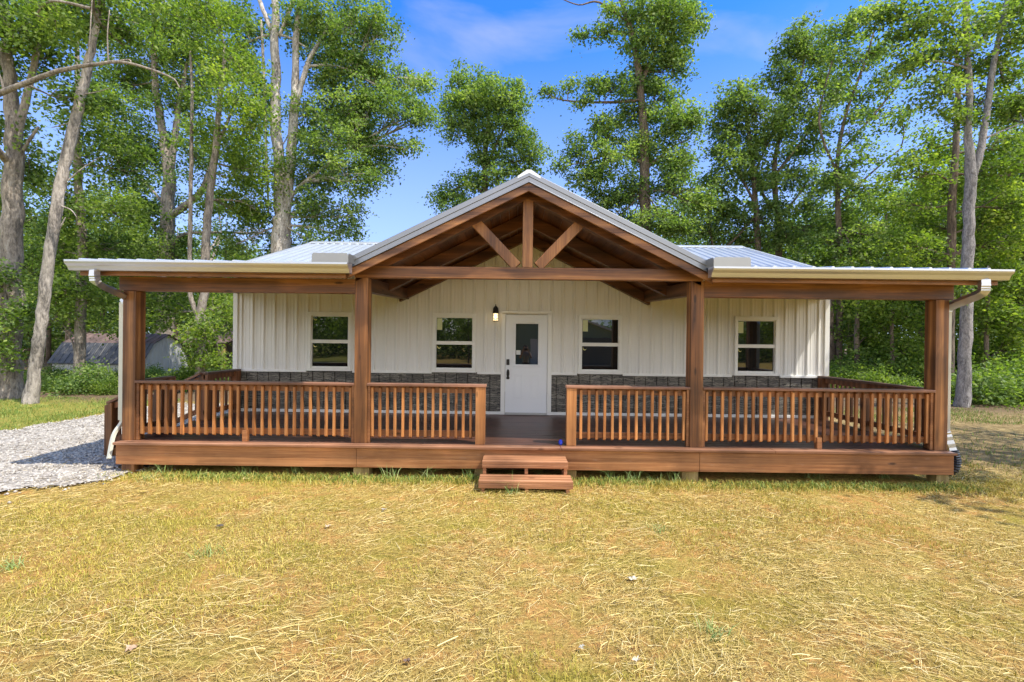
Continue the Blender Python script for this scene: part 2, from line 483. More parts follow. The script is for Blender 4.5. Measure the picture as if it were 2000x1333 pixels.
def ground_mat():
    m, t, b = mat('lawn_ground')
    P = coords(t, (1, 1, 1)); sp = t.nodes.new('ShaderNodeSeparateXYZ'); t.links.new(P, sp.inputs[0])
    fine = noise(t, P, 38, 6, 0.7); med = noise(t, P, 6, 5, 0.6, 0.5); bigN = noise(t, P, 0.9, 4, 0.55, 0.4)
    st = noise(t, coords(t, (14, 60, 14), (0, 0, 0)), 1.4, 4, 0.65, 1.4)
    soil = ramp(t, med, [(0.35, (0.38, 0.21, 0.055)), (0.65, (0.66, 0.36, 0.11))])
    straw = ramp(t, math_(t, 'ADD', math_(t, 'MULTIPLY', fine, 0.5), math_(t, 'MULTIPLY', st, 0.5)),
                 [(0.39, (0.15, 0.1, 0.02)), (0.5, (0.5, 0.345, 0.085)), (0.6, (0.76, 0.56, 0.17))])
    c = mixc(t, ramp(t, math_(t, 'ADD', math_(t, 'MULTIPLY', med, 0.6), math_(t, 'MULTIPLY', bigN, 0.5)), [(0.5, (0, 0, 0)), (0.64, (1, 1, 1))]), straw, soil)
    green = ramp(t, fine, [(0.36, (0.15, 0.14, 0.015)), (0.62, (0.47, 0.4, 0.06))])
    gmask = noise(t, coords(t, (0.45, 1.1, 1), (7, 3, 0)), 1.5, 5, 0.6, 0.3)
    c = mixc(t, ramp(t, gmask, [(0.48, (0, 0, 0)), (0.66, (0.7, 0.7, 0.7))]), c, green)
    # bare dirt to the right of the house
    dm = t.nodes.new('ShaderNodeMapRange'); dm.inputs['From Min'].default_value = 6.0; dm.inputs['From Max'].default_value = 7.6
    t.links.new(math_(t, 'ADD', sp.outputs['X'], math_(t, 'MULTIPLY', math_(t, 'SUBTRACT', bigN, 0.5), 3)), dm.inputs[0])
    d2 = t.nodes.new('ShaderNodeMapRange'); d2.inputs['From Min'].default_value = 6.2; d2.inputs['From Max'].default_value = 7.6
    t.links.new(math_(t, 'ADD', sp.outputs['Y'], math_(t, 'MULTIPLY', math_(t, 'SUBTRACT', bigN, 0.5), 3)), d2.inputs[0])
    dirt = ramp(t, math_(t, 'ADD', math_(t, 'MULTIPLY', med, 0.6), math_(t, 'MULTIPLY', fine, 0.4)), [(0.38, (0.12, 0.08, 0.04)), (0.5, (0.28, 0.2, 0.1)), (0.62, (0.46, 0.35, 0.17))])
    c = mixc(t, math_(t, 'MULTIPLY', math_(t, 'MULTIPLY', dm.outputs[0], d2.outputs[0]), 0.85), c, dirt)
    # greener strip beyond the drive
    g1 = t.nodes.new('ShaderNodeMapRange'); g1.inputs['From Min'].default_value = -10.2; g1.inputs['From Max'].default_value = -11.0
    t.links.new(sp.outputs['X'], g1.inputs[0])
    c = mixc(t, math_(t, 'MULTIPLY', g1.outputs[0], ramp(t, med, [(0.35, (0.35, 0.35, 0.35)), (0.6, (1, 1, 1))])), c, ramp(t, fine, [(0.3, (0.16, 0.18, 0.03)), (0.7, (0.34, 0.36, 0.07))]))
    # leaf litter in the woods
    fm = t.nodes.new('ShaderNodeMapRange'); fm.inputs['From Min'].default_value = 13.2; fm.inputs['From Max'].default_value = 14.6
    t.links.new(math_(t, 'ADD', sp.outputs['Y'], math_(t, 'MULTIPLY', math_(t, 'SUBTRACT', med, 0.5), 3)), fm.inputs[0])
    litter = ramp(t, fine, [(0.3, (0.09, 0.06, 0.03)), (0.55, (0.22, 0.15, 0.09)), (0.75, (0.36, 0.27, 0.17))])
    c = mixc(t, fm.outputs[0], c, litter)
    t.links.new(c, b.inputs['Base Color']); b.inputs['Roughness'].default_value = 0.95; b.inputs['Specular IOR Level'].default_value = 0.1
    bump(t, b, math_(t, 'ADD', fine, st), 0.9, 0.03); return m


xs = axis_vals(-260, 260, -14, 14, 0.14); ys = axis_vals(-200, 400, 0.5, 17, 0.14)
GX, GY = np.meshgrid(xs, ys); GZ = hgt(GX, GY)
nx, ny = len(xs), len(ys)
idx = np.arange(nx * ny).reshape(ny, nx)
q = np.stack([idx[:-1, :-1], idx[:-1, 1:], idx[1:, 1:], idx[1:, :-1]], -1).reshape(-1, 4)
ground = mesh_np('ground', np.stack([GX, GY, GZ], -1).reshape(-1, 3), q, ground_mat())
tag(ground, kind='structure')


def gravel_mat():
    m, t, b = mat('gravel')
    P = coords(t, (1, 1, 1))
    vo = t.nodes.new('ShaderNodeTexVoronoi'); vo.inputs['Scale'].default_value = 26; t.links.new(P, vo.inputs['Vector'])
    bw = t.nodes.new('ShaderNodeRGBToBW'); t.links.new(vo.outputs['Color'], bw.inputs[0])
    c = ramp(t, bw.outputs[0], [(0.1, (0.2, 0.175, 0.145)), (0.5, (0.42, 0.37, 0.305)), (0.9, (0.62, 0.565, 0.48))])
    n = noise(t, P, 1.2, 5); c = mixc(t, 1.0, c, ramp(t, n, [(0.3, (0.8, 0.78, 0.74)), (0.7, (1.1, 1.1, 1.1))]), 'MULTIPLY')
    dn = noise(t, P, 4.5, 6, 0.7); c = mixc(t, ramp(t, dn, [(0.6, (0, 0, 0)), (0.75, (0.7, 0.7, 0.7))]), c, (0.3, 0.23, 0.15))
    t.links.new(c, b.inputs['Base Color']); b.inputs['Roughness'].default_value = 0.9
    bump(t, b, math_(t, 'SUBTRACT', 1.0, vo.outputs['Distance']), 0.8, 0.03); return m


GRAVEL = gravel_mat()
gxs = np.arange(-11.2, -5.2, 0.1); gys = np.arange(-3, 15, 0.1)
AX, AY = np.meshgrid(gxs, gys)
wob = 0.5 * (vnoise(AX, AY, 1.1, 11) - 0.5) + 0.3 * (vnoise(AX, AY, 4, 12) - 0.5)
near_edge = np.where(AY < 6.4, -6.1 - (6.4 - AY) * 0.62, -6.15)
near_edge = np.where((AY > 6.0) & (AY < 6.9), near_edge + 0.35, near_edge)
mask = (AX < near_edge + wob) & (AX > -10.6 + 0.05 * (AY - 9) + wob) & (AY < 13.6 + wob)
idx = np.arange(AX.size).reshape(AX.shape)
cell = mask[:-1, :-1] & mask[1:, :-1] & mask[:-1, 1:] & mask[1:, 1:]
q = np.stack([idx[:-1, :-1], idx[:-1, 1:], idx[1:, 1:], idx[1:, :-1]], -1)[cell]
used = np.unique(q); remap = np.zeros(AX.size, int); remap[used] = np.arange(len(used))
gv = np.stack([AX, AY, hgt(AX, AY) + 0.028 + 0.02 * vnoise(AX, AY, 7, 13)], -1).reshape(-1, 3)[used]
drive = mesh_np('gravel_drive', gv, remap[q], GRAVEL); tag(drive, kind='structure')
# loose stones over the drive
sel = np.where(mask.ravel() & (AY.ravel() > 4))[0]
k = 15000
ch = rng.choice(sel, k); px_ = AX.ravel()[ch] + rng.uniform(-.08, .08, k); py_ = AY.ravel()[ch] + rng.uniform(-.08, .08, k)
st_ = rng.random(k) < 0.14; px_ = px_ + st_ * rng.normal(0, .28, k); py_ = py_ + st_ * rng.normal(0, .28, k)
pz_ = hgt(px_, py_) + np.where(st_, 0.012, 0.04); rr = rng.uniform(0.008, 0.026, k)
octv = np.array([(1, 0, 0), (0, 1, 0), (-1, 0, 0), (0, -1, 0), (0, 0, .8), (0, 0, -.8)], float)
octf = np.array([(0, 1, 4), (1, 2, 4), (2, 3, 4), (3, 0, 4), (1, 0, 5), (2, 1, 5), (3, 2, 5), (0, 3, 5)])
ang = rng.uniform(0, 6.28, k); jit = rng.uniform(0.6, 1.3, (k, 6, 1))
ov = octv[None] * jit * rr[:, None, None]
ov = np.stack([ov[..., 0] * np.cos(ang)[:, None] - ov[..., 1] * np.sin(ang)[:, None], ov[..., 0] * np.sin(ang)[:, None] + ov[..., 1] * np.cos(ang)[:, None], ov[..., 2]], -1)
ov += np.stack([px_, py_, pz_], -1)[:, None]
of = (octf[None] + (np.arange(k) * 6)[:, None, None]).reshape(-1, 3)


def tint_mat(name, stops, rough=0.8, trans=0.0):
    m, t, b = mat(name); a = t.nodes.new('ShaderNodeAttribute'); a.attribute_name = 'tint'
    t.links.new(ramp(t, a.outputs['Fac'], stops), b.inputs['Base Color']); b.inputs['Roughness'].default_value = rough
    b.inputs['Specular IOR Level'].default_value = 0.25; return m


stones = mesh_np('loose_gravel', ov.reshape(-1, 3), of,
                 tint_mat('pebbles', [(0, (0.2, 0.175, 0.145)), (0.5, (0.42, 0.37, 0.305)), (1, (0.64, 0.585, 0.5))]), None, np.repeat(rng.random(k), 8), tris=True)
tag(stones, kind='stuff')


# --- straw and grass over the lawn
def strands(n_, xlo, xhi, ylo, yhi, lo, hi, wlo, whi, dens_fn, lift, seed, ang_mean=None, ang_sd=1.0):
    g = np.random.default_rng(seed)
    m_ = int(n_ * 3)
    y = ylo + (yhi - ylo) * g.random(m_) ** 1.25
    x = g.uniform(xlo, xhi, m_)
    keep = (np.abs(x - CAM[0]) < 1.18 * y + 0.4) & (g.random(m_) < dens_fn(x, y))
    keep &= ~((y > 6.62) & (x > -6.2) & (x < 6.35))
    x, y = x[keep][:n_], y[keep][:n_]; n = len(x)
    ln = g.uniform(lo, hi, n); wd = g.uniform(wlo, whi, n) * (1 + 0.06 * y)
    a = g.uniform(0, 2 * np.pi, n) if ang_mean is None else ang_mean(x, y) + g.normal(0, ang_sd, n)
    z = hgt(x, y) + 0.004 + g.random(n) ** 2 * lift
    tilt = g.normal(0, 0.12, n)
    dx, dy = np.cos(a), np.sin(a)
    bend = g.normal(0, 0.035, n) * ln
    A = np.stack([x - dx * ln / 2, y - dy * ln / 2, np.maximum(z - tilt * ln / 2, hgt(x, y))], -1)
    B = np.stack([x - dy * bend, y + dx * bend, z + 0.004], -1)
    C = np.stack([x + dx * ln / 2, y + dy * ln / 2, np.maximum(z + tilt * ln / 2, hgt(x, y))], -1)
    s = np.stack([-dy * wd / 2, dx * wd / 2, g.normal(0, 0.3, n) * wd], -1)
    V = np.stack([A - s, A + s, B - s, B + s, C - s, C + s], 1).reshape(-1, 3)
    o = (np.arange(n) * 6)[:, None]
    Q = np.concatenate([o + np.array([0, 1, 3, 2]), o + np.array([2, 3, 5, 4])], 0)
    t = g.random(n)
    return V, Q, np.concatenate([t, t])


def straw_d(x, y):
    return np.clip(1.3 * vnoise(x, y, 1.3, 21) + 0.7 * vnoise(x, y, 4, 22) - 0.55, 0.03, 1)


V, Q, T = strands(48000, -9, 9.5, 2.2, 7.6, 0.03, 0.17, 0.001, 0.0025, straw_d, 0.035, 31, lambda x, y: 0.3 + 2.2 * (vnoise(x, y, 1.1, 23) - 0.5), 0.75)
V2, Q2, T2 = strands(110000, -9, 9.5, 2.2, 7.6, 0.015, 0.07, 0.0009, 0.002, lambda x, y: np.clip(2.2 * vnoise(x, y, 1.6, 24) - .5, 0.05, 1), 0.012, 32)
Q = np.concatenate([Q, Q2 + len(V)]); V = np.concatenate([V, V2]); T = np.concatenate([T, T2 * .9])
straw = mesh_np('straw', V, Q, tint_mat('straw_strands', [(0, (0.1, 0.06, 0.02)), (0.25, (0.44, 0.3, 0.08)), (0.7, (0.7, 0.51, 0.16)), (1, (0.82, 0.67, 0.33))], 0.6), tint=T)
tag(straw, kind='stuff')


def blades(x, y, h, wd, seed, lean=0.5):
    g = np.random.default_rng(seed); n = len(x)
    a = g.uniform(0, 2 * np.pi, n); b = g.uniform(0, 2 * np.pi, n)
    l = h * g.uniform(0.2, 1.0, n) * lean
    z = hgt(x, y) - 0.004
    s = np.stack([np.cos(b), np.sin(b), np.zeros(n)], -1) * (wd / 2)[:, None]
    P0 = np.stack([x, y, z], -1)
    P1 = P0 + np.stack([np.cos(a) * l * .35, np.sin(a) * l * .35, h * .6], -1)
    P2 = P0 + np.stack([np.cos(a) * l, np.sin(a) * l, h * g.uniform(0.75, 1.0, n)], -1)
    V = np.stack([P0 - s, P0 + s, P1 - s * .8, P1 + s * .8, P2 - s * .12, P2 + s * .12], 1).reshape(-1, 3)
    o = (np.arange(n) * 6)[:, None]
    Q = np.concatenate([o + np.array([0, 1, 3, 2]), o + np.array([2, 3, 5, 4])], 0)
    t = g.random(n); return V, Q, np.concatenate([t, t])


def grass_d(x, y):
    m_ = vnoise(x * 0.5, y, 1.2, 41) * 0.75 + vnoise(x, y, 3.5, 42) * 0.35
    d = np.clip((m_ - 0.5) * 5.0, 0.06, 1)
    edge = np.clip(1 - np.abs(y - 6.45) / 0.35, 0, 1) * ((x > -6) & (x < 6.6))
    return np.maximum(d * 0.8, edge)


g = np.random.default_rng(51)
m_ = 420000
y = 2.2 + 6.0 * g.random(m_) ** 1.15; x = g.uniform(-9.5, 10, m_)
kp = (np.abs(x - CAM[0]) < 1.18 * y + 0.4) & (g.random(m_) < grass_d(x, y)) & ~((y > 6.66) & (x > -6.15) & (x < 6.3)) & ~((x < -5.9 - np.maximum(6.2 - y, 0) * .62))
x, y = x[kp][:120000], y[kp][:120000]
edge = (np.abs(y - 6.45) < 0.3)
h = g.uniform(0.015, 0.05, len(x)) * (0.7 + 0.8 * vnoise(x, y, 2, 43)) + edge * g.random(len(x)) ** 2 * 0.07
V, Q, T = blades(x, y, h, g.uniform(0.003, 0.006, len(x)), 52, 0.9)
LAWN = tint_mat('lawn_blades', [(0, (0.22, 0.21, 0.025)), (0.4, (0.42, 0.36, 0.05)), (0.75, (0.6, 0.47, 0.09)), (1, (0.7, 0.54, 0.15))], 0.55)
lawn = mesh_np('lawn_grass', V, Q, LAWN, tint=T); tag(lawn, kind='stuff')
# greener grass: strip beyond the drive, strip at the right wood edge
n = 60000
x = np.concatenate([g.uniform(-22, -10.6, n), g.uniform(9, 24, n // 3), g.uniform(6.5, 14, n // 16), g.uniform(-6.05, 6.35, 9000)])
y = np.concatenate([g.uniform(8.6, 14.5, n), g.uniform(11.8, 14.6, n // 3), g.uniform(6.9, 11, n // 16), g.normal(6.5, .09, 9000)])
kp = (g.random(len(x)) < np.clip(1.8 * vnoise(x, y, 0.9, 44) - 0.3, 0.1, 1)) & (y < np.where(np.abs(x) < 6.4, 6.64, 99)); x, y = x[kp], y[kp]
V, Q, T = blades(x, y, g.uniform(0.03, 0.1, len(x)), g.uniform(0.007, 0.013, len(x)), 53, 0.8)
GRN = tint_mat('green_blades', [(0, (0.1, 0.17, 0.025)), (0.6, (0.2, 0.27, 0.045)), (1, (0.36, 0.36, 0.08))], 0.5)
verge = mesh_np('verge_grass', V, Q, GRN, tint=T); tag(verge, kind='stuff')

# tall tufts along the deck
TUFT = tint_mat('tuft_blades', [(0, (0.15, 0.25, 0.06)), (0.6, (0.26, 0.36, 0.1)), (1, (0.42, 0.46, 0.17))], 0.45)
tufts = [(285, 940, 'beside the pier under the left end of the porch'), (320, 925, 'right of the pier under the left end of the porch'), (480, 925, 'below the middle of the left railing'),
         (575, 925, 'below the right half of the left railing'), (762, 940, 'right of the second porch pier, tallest there'), (830, 935, 'between the second pier and the steps'),
         (915, 935, 'just left of the porch steps'), (1000, 968, 'in front of the left half of the bottom step'), (1050, 955, 'in front of the right half of the bottom step'),
         (1190, 938, 'right of the porch steps, thin and single'), (1235, 940, 'midway between the steps and the third pier'), (1285, 945, 'with a pale seed head left of the third pier'),
         (1325, 940, 'just left of the third pier'), (1590, 932, 'below the middle of the right railing'), (1725, 932, 'below the right end of the right railing'), (1830, 935, 'at the right corner of the porch'),
         (1290, 1035, 'alone on the lawn right of the steps'), (405, 1085, 'bushy, alone on the left of the lawn'), (1390, 1235, 'low in the foreground right of centre'), (20, 1105, 'at the left edge of the lawn')]
for i, (a, b_, where) in enumerate(tufts):
    d = F * _fw + (a - 1000) * _r2 - (b_ - 666.5) * _u2; P = CAM + d * (-CAM[2] / d[2])
    gg = np.random.default_rng(60 + i); nb = 26 if b_ < 1000 else 60
    sp_ = 0.06 if b_ < 1000 else 0.07
    x = gg.normal(0, sp_, nb); y = gg.normal(0, sp_ * .7, nb); hh = gg.uniform(0.06, 0.26, nb) if b_ < 1000 else gg.uniform(0.03, 0.11, nb)
    V, Q, T = blades(x + P[0], y + P[1], hh, gg.uniform(0.004, 0.008, nb) if b_ < 1000 else gg.uniform(0.004, 0.007, nb), 80 + i, 1.6)
    V = V - np.array([P[0], P[1], 0])
    o = mesh_np('grass_tuft', V, Q, TUFT, tint=T); o.location = (P[0], P[1], 0)
    tag(o, 'green grass tuft ' + where, 'grass tuft', 'tall grass tufts on the lawn')

# fallen leaves
def fallen(a, b_, size, label, c, seed):
    gg = random.Random(seed)
    d = F * _fw + (a - 1000) * _r2 - (b_ - 666.5) * _u2; P = CAM + d * (-CAM[2] / d[2])
    mb = MB(); n = 14; pts = []
    for i in range(n):
        t = 2 * math.pi * i / n; r = size * (1.0 if i % 2 == 0 else 0.55) * gg.uniform(0.75, 1.1) * (0.6 + 0.4 * abs(math.cos(t)))
        pts.append((r * math.cos(t), r * math.sin(t), 0.012 + gg.uniform(0, 0.02)))
    mb.v = [(0, 0, 0.012)] + pts; mb.f = [(0, 1 + i, 1 + (i + 1) % n) for i in range(n)]
    o = mb.build('fallen_leaf', painted('dry_leaf_%d' % seed, c, 0.7, 0.15, 30)); o.location = (P[0], P[1], float(hgt(P[0], P[1])) + 0.012)
    tag(o, label, 'leaf', 'dry leaves lying on the lawn')


fallen(1236, 1127, 0.058, 'large pale curled oak leaf on the bare soil right of centre', (0.6, 0.53, 0.38), 1)
fallen(1243, 1292, 0.036, 'pale dry leaf on straw near the bottom right of centre', (0.6, 0.5, 0.36), 2)
fallen(255, 1272, 0.05, 'pinkish brown dry leaf in the left foreground straw', (0.5, 0.33, 0.2), 3)
fallen(796, 1292, 0.03, 'small dark brown dry leaf in the foreground left of centre', (0.16, 0.1, 0.07), 4)
fallen(1135, 1266, 0.026, 'small white scrap of leaf in the centre foreground', (0.6, 0.56, 0.45), 5)
fallen(430, 1030, 0.06, 'dark curled leaf clump on the lawn left of the steps', (0.09, 0.07, 0.045), 6)
fallen(640, 1035, 0.045, 'pale tan leaf left of centre above the grass patch', (0.55, 0.42, 0.27), 7)
fallen(750, 1000, 0.05, 'greyish leaf on the lawn below the second porch post', (0.42, 0.37, 0.3), 8)

# ------------------------------------------------------------------ house
ZD = 0.46; YF = 6.752; YW = 9.507; WL, WR = -6.01, 6.175; GC = -0.065
house = empty('house', (0, YF, 0), 'pale metal sided cabin with stained timber porch, gabled entry and galvanised roof', 'house')
HO = Vector((0, YF, 0))
_pend = []


def part(mb, name, m, parent=None, bevel=0.0, smooth=False):
    o = mb.build(name, m, None, bevel, smooth); o.parent = parent or house
    if parent is None or parent == house:
        o.matrix_parent_inverse = Matrix.Translation(-HO)
    return o


def roof_z(y):        # porch shed roof
    return 3.02 + (y - 6.25) * (0.40 / (YW - 6.25))


def main_z(y):
    return 3.42 + (y - YW) * 0.341 if y < 13.45 else 3.42 + (13.45 - YW) * 0.341 - (y - 13.45) * 0.341


def gab_z(x):         # gable roof, top of the metal
    return 4.34 - 0.492 * abs(x - GC)


def ztop(x):
    return max(3.36, gab_z(x) - 0.16)


def rib_profile(x0, x1, pitch=0.2286, hh=0.026, phase=0.0):
    """(x, height) points of ribbed sheet metal"""
    pts = [(x0, 0.0)]
    k0 = math.ceil((x0 - phase) / pitch)
    x = phase + k0 * pitch
    while x < x1 - 0.05:
        if x - x0 > 0.05:
            pts += [(x - 0.034, 0), (x - 0.013, hh), (x + 0.013, hh), (x + 0.034, 0)]
        for s in (0.333, 0.667):
            c = x + pitch * s
            if x0 + 0.02 < c - .012 and c + .012 < x1 - 0.02:
                pts += [(c - 0.012, 0), (c - 0.006, 0.004), (c + 0.006, 0.004), (c + 0.012, 0)]
        x += pitch
    pts.append((x1, 0.0)); return pts


WIN = [(-4.045, 1.395, 2.457), (-1.482, 1.395, 2.457), (1.52, 1.395, 2.457), (4.715, 1.40, 2.462)]   # centre x, glass bottom, glass top
WHALF = 0.385
OPEN = [(c - WHALF - .02, c + WHALF + .02, b - .02, t + .02) for c, b, t in WIN] + [(-0.43, 0.44, 0.0, 2.53)]
mb = MB()
pr = rib_profile(WL, WR, phase=0.06)
cuts = sorted({x for o in OPEN for x in o[:2]})
pp = list(pr)
for cx_ in cuts:
    for i in range(len(pp) - 1):
        if pp[i][0] < cx_ < pp[i + 1][0]:
            f = (cx_ - pp[i][0]) / (pp[i + 1][0] - pp[i][0]); pp.insert(i + 1, (cx_, pp[i][1] + f * (pp[i + 1][1] - pp[i][1]))); break
ZS = 1.325
for (xa, ha), (xb, hb) in zip(pp[:-1], pp[1:]):
    mid = (xa + xb) / 2; iv = [(ZS, None)]
    op = [o for o in OPEN if o[0] <= mid <= o[1]]
    segs = [(ZS, 99)]
    for o in op:
        ns = []
        for a, b_ in segs:
            if o[2] > a: ns.append((a, min(b_, o[2])))
            if o[3] < b_: ns.append((max(a, o[3]), b_))
        segs = [s for s in ns if s[1] - s[0] > 0.01]
    for a, b_ in segs:
        za, zb = min(b_, ztop(xa)), min(b_, ztop(xb))
        mb.quad((xa, YW - ha, a), (xb, YW - hb, a), (xb, YW - hb, zb), (xa, YW - ha, za))
part(mb, 'front_siding', SIDING)
# stone-look panels below
mb = MB()
ph = 0.06 + 0.1143
for (xa, xb) in ((WL, -0.5), (0.51, WR)):
    mb = MB()
    pts = [(xa, 0.012)]; x = ph + math.ceil((xa - ph) / 0.2286) * 0.2286
    while x < xb - 0.03:
        if x - xa > 0.03:
            pts += [(x - 0.011, 0.012), (x - 0.006, -0.012), (x + 0.006, -0.012), (x + 0.011, 0.012)]
        x += 0.2286
    pts.append((xb, 0.012))
    for (x0, h0), (x1, h1) in zip(pts[:-1], pts[1:]):
        mb.quad((x0, YW - h0, ZD + 0.06), (x1, YW - h1, ZD + 0.06), (x1, YW - h1, ZS - .0), (x0, YW - h0, ZS - .0))
    part(mb, 'stone_wainscot', STONE)
mb = MB()
for xa, xb in ((WL - .01, -4.52), (-3.57, -1.94), (-1.0, -0.51), (0.52, 1.05), (1.99, 4.22), (5.21, WR + .01)):
    mb.box(xa, xb, YW - 0.045, YW + .01, 1.29, 1.335)
for xa, xb in ((WL, -0.51), (0.52, WR)):
    mb.box(xa, xb, YW - 0.04, YW + .01, ZD + 0.005, ZD + 0.065)
mb.box(WL - 0.035, WL + 0.055, YW - 0.035, YW + 0.06, 1.337, 3.36); mb.box(WR - 0.06, WR + 0.035, YW - 0.035, YW + 0.06, 1.337, 3.36)
mb.box(WL - 0.035, WL + 0.04, YW - 0.03, YW + 0.06, ZD, 1.288); mb.box(WR - 0.04, WR + 0.035, YW - 0.03, YW + 0.06, ZD, 1.288)
part(mb, 'wall_trim', TRIM, bevel=0.004)
# side and rear walls
mb = MB(); YB = 17.3
ridge = 13.45
for X, s in ((WL, -1), (WR, 1)):
    pr = rib_profile(YW + .02, YB, phase=0.1)
    for (a, ha), (b_, hb) in zip(pr[:-1], pr[1:]):
        mb.quad((X + s * ha, a, 0.05), (X + s * hb, b_, 0.05), (X + s * hb, b_, main_z(b_) - .06), (X + s * ha, a, main_z(a) - .06))
mb.quad((WL, YB, 0.05), (WR, YB, 0.05), (WR, YB, main_z(YB) - .06), (WL, YB, main_z(YB) - .06))
part(mb, 'side_walls', SIDING)


def roof_sheet(x0, x1, ya, yb, zf, thick=0.012, pitch=0.2286, phase=0.0, hh=0.028):
    mb = MB(); pr = rib_profile(x0, x1, pitch, hh, phase)
    for (xa, ha), (xb, hb) in zip(pr[:-1], pr[1:]):
        mb.quad((xa, ya, zf(ya) + ha), (xb, ya, zf(ya) + hb), (xb, yb, zf(yb) + hb), (xa, yb, zf(yb) + ha))
        mb.quad((xb, ya, zf(ya) - thick), (xa, ya, zf(ya) - thick), (xa, yb, zf(yb) - thick), (xb, yb, zf(yb) - thick))
        mb.quad((xa, ya, zf(ya) - thick), (xb, ya, zf(ya) - thick), (xb, ya, zf(ya) + hb), (xa, ya, zf(ya) + ha))
    return mb


mb = roof_sheet(-6.17, 6.33, YW - 0.02, ridge, main_z, phase=0.02)
mb2 = roof_sheet(-6.17, 6.33, ridge, YB + .3, main_z, phase=0.02)
n0 = len(mb.v); mb.v += mb2.v; mb.f += [tuple(i + n0 for i in f) for f in mb2.f]
roof = part(mb, 'main_roof', GALV)
mb = MB()
rz = main_z(ridge)
mb.prism([(ridge - .2, rz - .05), (ridge, rz + .03), (ridge + .2, rz - .05), (ridge + .2, rz - .03), (ridge, rz + .05), (ridge - .2, rz - .03)], 'x', -6.19, 6.35)
part(mb, 'ridge_cap', GALV, roof)
for X0, X1 in ((-6.2, -6.13), (6.29, 6.36)):
    mb = MB()
    mb.hexa([(X0, YW - .02, main_z(YW) - .11), (X1, YW - .02, main_z(YW) - .11), (X1, ridge, rz - .11), (X0, ridge, rz - .11),
             (X0, YW - .02, main_z(YW) + .032), (X1, YW - .02, main_z(YW) + .032), (X1, ridge, rz + .032), (X0, ridge, rz + .032)])
    part(mb, 'rake_trim', GALV, roof)

# shed porch roofs
SHED = ((-6.34, -2.585), (2.46, 6.44))
for (xa, xb) in SHED:
    pr_ = part(roof_sheet(xa, xb, 6.25, YW - .03, roof_z, phase=0.02 + .1, pitch=0.262), 'porch_roof', GALV)
    mb = MB(); y0, y1 = 6.44, YW - .04
    mb.hexa([(xa + .05, y0, roof_z(y0) - .055), (xb - .02, y0, roof_z(y0) - .055), (xb - .02, y1, roof_z(y1) - .055), (xa + .05, y1, roof_z(y1) - .055),
             (xa + .05, y0, roof_z(y0) - .02), (xb - .02, y0, roof_z(y0) - .02), (xb - .02, y1, roof_z(y1) - .02), (xa + .05, y1, roof_z(y1) - .02)])
    part(mb, 'ceiling', WROOF, pr_)
    sg = -1 if xa < 0 else 1; xe = xb - .01 if xa < 0 else xa + .01; vp = []
    for yy in np.linspace(6.6, YW + .03, 6):
        vp.append((yy, GC + sg * (4.34 - .07 - roof_z(yy)) / .492))
    mb = MB()
    for (ya, va), (yb, vb) in zip(vp[:-1], vp[1:]):
        mb.quad((xe, ya, roof_z(ya) - .004), (va, ya, roof_z(ya) - .004), (vb, yb, roof_z(yb) - .004), (xe, yb, roof_z(yb) - .004))
    part(mb, 'valley_sheet', WROOF, pr_)
    mb = MB(); mb.box(xa + .03, xb - .02, 6.40, 6.438, 2.835, 3.0)
    part(mb, 'fascia', WX, pr_, bevel=0.003)
    mb = MB(); xr = xa + .03 if xa < 0 else xb - .07
    xs0 = xr
    mb.hexa([(xs0, 6.44, 2.84), (xs0 + .04, 6.44, 2.84), (xs0 + .04, y1, roof_z(y1) - .2), (xs0, y1, roof_z(y1) - .2),
             (xs0, 6.44, roof_z(6.44) - .06), (xs0 + .04, 6.44, roof_z(6.44) - .06), (xs0 + .04, y1, roof_z(y1) - .06), (xs0, y1, roof_z(y1) - .06)])
    part(mb, 'rake_board', WY, pr_)

# gutters (K profile), splash guards, downspouts
KP = [(6.395, 2.89), (6.29, 2.89), (6.275, 2.915), (6.262, 2.945), (6.225, 2.975), (6.215, 3.0), (6.215, 3.025), (6.228, 3.027), (6.235, 3.008), (6.27, 2.955), (6.3, 2.905), (6.39, 2.905), (6.39, 3.03), (6.395, 3.03)]
SPL = ((-3.0, -2.505), (2.43, 2.93))
for k_, (xa, xb) in enumerate(((-6.36, -2.51), (2.425, 6.455))):
    o = part(MB().prism(KP, 'x', xa, xb), 'gutter', GUTM)
    for X in (xa, xb - .003):
        mb = MB(); mb.prism([(6.395, 2.89), (6.29, 2.89), (6.262, 2.945), (6.215, 3.0), (6.215, 3.027), (6.395, 3.03)], 'x', X - .0015, X + .0045)
        part(mb, 'gutter_end', GUTM, o)
    s0, s1 = SPL[k_]
    mb = MB(); mb.prism([(s0, 3.02), (s1, 3.02), (s1, 3.13), (s1 - .025, 3.152), (s0 + .025, 3.152), (s0, 3.13)], 'y', 6.2295, 6.2335)
    xi = s1 if k_ == 0 else s0
    mb.prism([(6.233, 3.02), (6.6, 3.05), (6.6, 3.16), (6.26, 3.15), (6.233, 3.13)], 'x', xi - .002, xi + .002)
    part(mb, 'splash_guard', SPLASHM, o)


def spout(pts, parent=None, name='downspout', m=None, r=0.048, flat=(1.0, 0.72), n=8):
    mb = MB(); mb.tube(pts, r, n, flat=flat); return part(mb, name, m or DSPOUT, parent, bevel=0.004)


def smoothpath(P, n=6):
    P = [Vector(p) for p in P]; out = []
    for i in range(len(P) - 1):
        p0, p1, p2, p3 = P[max(i - 1, 0)], P[i], P[i + 1], P[min(i + 2, len(P) - 1)]
        for k in range(n):
            t = k / n
            out.append(0.5 * ((2 * p1) + (p2 - p0) * t + (2 * p0 - 5 * p1 + 4 * p2 - p3) * t * t + (3 * p1 - p0 - 3 * p2 + p3) * t ** 3))
    out.append(P[-1]); return out


